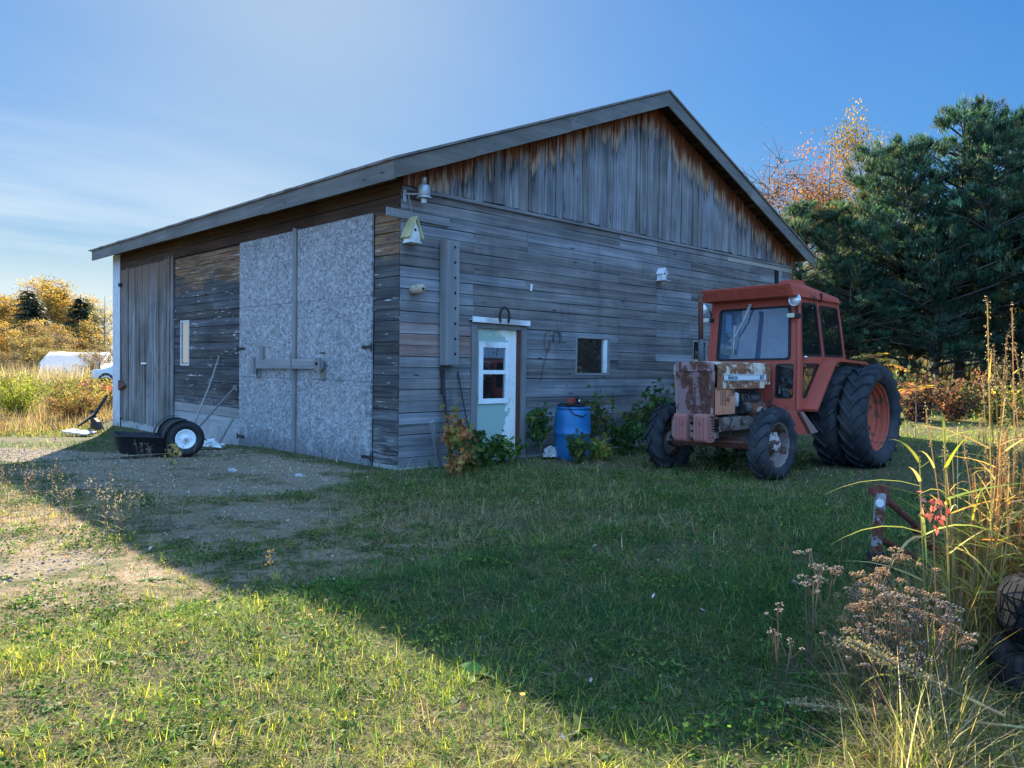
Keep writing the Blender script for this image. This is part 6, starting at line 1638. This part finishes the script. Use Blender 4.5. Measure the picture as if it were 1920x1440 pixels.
for args in (('birch_tree', PINKT, 1434, 46, 272, 'thin pink leaved birch standing above the right roof slope', 10.2, .75),
    ('orange_tree', ORANGET, 1548, 44, 272, 'orange tree top showing between roof and pines', 10.3, .8),
    ('golden_tree', YELT, 1604, 45, 236, 'bright yellow tree rising behind the pines', 10.3, .62),
    ('golden_tree', GOLDT2, 1900, 52, 520, 'low yellow tree glimpsed under the pines at right', 10.3, 1.6),
    ('golden_tree', GOLDT, 1760, 56, 560, 'yellow tree glimpsed between the pine trunks', 10.3, 1.6),
    ('brown_tree', BROWNT, 1660, 52, 540, 'brown tree glimpsed behind the tractor', 8.2, 1.3)):
    far_tree(*args, grp='autumn trees behind the pines')
# autumn wood behind the photographer, seen in the window panes
for i, (x, y, ms, s, lab) in enumerate(((27, -19.5, BROWNT, 1.5, 'brown tree behind the photographer in the reflected wood'), (31, -24, BROWNT, 1.7, 'tall brown tree behind the photographer in the reflected wood'), (23, -16, BROWNT, 1.2, 'short brown tree behind the photographer in the reflected wood'), (34, -27, ORANGET, 1.4, 'big orange tree behind the photographer in the reflected wood'), (9.5, -19, BROWNT, 1.25, 'brown tree behind the photographer reflected in the window'), (14, -22, ORANGET, 1.1, 'orange tree behind the photographer'), (19, -20, BROWNT, 1.3, 'brown tree behind the photographer further right'), (24, -17, GOLDT, 1.0, 'yellow tree behind the photographer far right'))):
    place_tree('autumn_tree', lab, ms, x, y, s, 1.3*i, group='trees outside the frame')
for i, (x, y, k, s, lab) in enumerate(((20, -9.2, 1, 1.0, 'pine out of frame right of the lawn reflected in the cab glass'), (26, -12.5, 0, 1.1, 'taller pine out of frame right of the lawn'), (31, -9.5, 1, 1.2, 'broad pine far out of frame at the right'))):
    place_tree('pine_tree', lab, PINES[k], x, y, s, 2.*i, group='trees outside the frame')
for i, (x, y, ms, s, lab) in enumerate(((19.5, -12.6, BUSHB, .9, 'brown bush out of frame reflected in the square window'), (23.5, -16, BUSHB, 1.2, 'second brown bush out of frame by the reflected wood'), (27, -17.5, BUSHB, 1.4, 'tall brown bush out of frame by the reflected wood'), (29, -22, BUSHM, 1.5, 'olive bush out of frame by the reflected wood'))):
    place_tree('autumn_bush', lab, ms, x, y, s, 1.1*i, 'bush', 'trees outside the frame')
rng = np.random.default_rng(123)
# understory below the pines
for (px, d, h, s, lab, cc, lf) in ((1640, 21, 1.3, 1.3, 'dark bush under the pines behind the tractor', A((.05,.08,.04), (.09,.10,.045)), .12), (1725, 19.4, 1.1, 1.1, 'purple brown bush under the pines right of the tractor', A((.16,.07,.06), (.10,.06,.05), (.14,.10,.05)), .11), (1790, 19.6, 1.2, 1.2, 'reddish bush at the foot of the tallest pine', A((.24,.09,.06), (.12,.10,.05)), .11), (1865, 19.3, 1.0, 1.2, 'bush with yellow leaves under the thin pine', A((.34,.30,.06), (.12,.13,.05)), .10), (1940, 19.8, 1.2, 1.2, 'bush under the pine at the right edge', A((.12,.12,.05), (.22,.14,.06)), .11), (1580, 22, 1.1, 1.0, 'bush between the barn corner and the pines', A((.08,.11,.045), (.14,.13,.05)), .11)):
    x, y = C(px, d); shrub('understory_bush', lab, x, y, h, s, 1100, lf, cc, stems=16, lobed=False, zlo=.1, group='bushes under the pines')

# ------------------------------------------------------------------ far things in the field
x0, y0 = C(146, 58)
t = thing('tarp_shelter', 'white tarp covered shelter in the field left of the barn', 'shelter', (x0, y0, 0), (0, 0, rad(-40)))
m, n = newmat('white_tarp'); v_ = n.coords(); a = n.noise(v_, 1.2, 6, .6)
n.out(n('MixShader', Fac=.68, i1=n.bsdf(Base_Color=n.mix(a, (.88,.88,.87), (.74,.74,.74)), Roughness=.6, Normal=n.bump(a, .6, .12)), i2=n('BsdfTranslucent', Color=(.8,.8,.8,1))))
b = MB(); b.smooth = True; vs, fs = [], []
prof = [(-1.5, .0), (-1.46, .8), (-1.40, 1.18), (-.7, 1.62), (0, 2.02), (.7, 1.62), (1.40, 1.18), (1.46, .8), (1.5, 0)]
NX = 13
for i in range(NX):
    for (u, z) in prof: vs.append((-2.0+4.2*i/(NX-1)+random.uniform(-.04, .04), u*(1+random.uniform(-.02, .02)), z+(random.uniform(-.05, .05) if z > .3 else 0)))
for i in range(NX-1):
    for k in range(8): fs.append((i*9+k, (i+1)*9+k, (i+1)*9+k+1, i*9+k+1))
fs += [tuple(range(9))]
b.add(vs, fs); b.build('tarp', m, t)
b = MB(); b.box((-2.05, -1.5, 0), (-1.98, -1.42, 1.2)); b.box((-2.05, 1.42, 0), (-1.98, 1.5, 1.2)); b.build('shelter_post', ZINC, t)
x0, y0 = C(258, 40)
t = thing('parked_truck', 'old truck cab with tan roof half hidden behind the barn corner', 'truck', (x0, y0, 0), (0, 0, rad(-38)))
TRP = simple('truck_paint', (.62,.62,.58), .5, var=.15); TANP = simple('tan_roof', (.36,.20,.12), .5, var=.2)
b = MB(); b.prism([(-1.9, .5), (1.4, .5), (1.4, 1.15), (.2, 1.25), (-.75, 1.25), (-1.25, 1.02), (-1.9, .95)], -.9, .9, lambda u, z, d: (u, d, z)); b.build('body', TRP, t, bevel=.05)
b = MB(); b.prism([(-.70, 1.25), (.9, 1.25), (.85, 2.0), (-.38, 2.0)], -.80, .80, lambda u, z, d: (u, d, z)); cb = b.build('cab', TRP, t, bevel=.04)
b = MB(); b.prism([(-.48, 2.0), (.9, 2.0), (.85, 2.45), (.2, 2.62), (-.28, 2.35)], -.82, .82, lambda u, z, d: (u, d, z)); b.build('roof_deflector', TANP, t, bevel=.06)
TRG = simple('truck_window', (.30,.42,.48), .1, var=.1, spec=.8)
b = MB(); b.prism([(-.735, 1.30), (-.715, 1.30), (-.445, 1.94), (-.465, 1.94)], -.70, .70, lambda u, z, d: (u, d, z)); b.build('windscreen', TRG, cb)
for s_ in (-1, 1):
    b = MB(); b.prism([(-.50, 1.32), (.10, 1.32), (.10, 1.9), (-.28, 1.9)], s_*.79, s_*.815, lambda u, z, d: (u, d, z)); b.build('side_window', TRG, cb)
    for f in (-1.2, .9):
        b = MB(); b.smooth = True; b.m = Matrix.Translation((f, s_*.8, .42)) @ Matrix.Rotation(PI/2, 4, 'X'); b.lathe(tyre_profile(.42, .22, .24), 24, closed=True); b.lathe([(.22, -.1), (.2, .1), (0, .1)], 20); b.build('wheel', BLACKR, t)
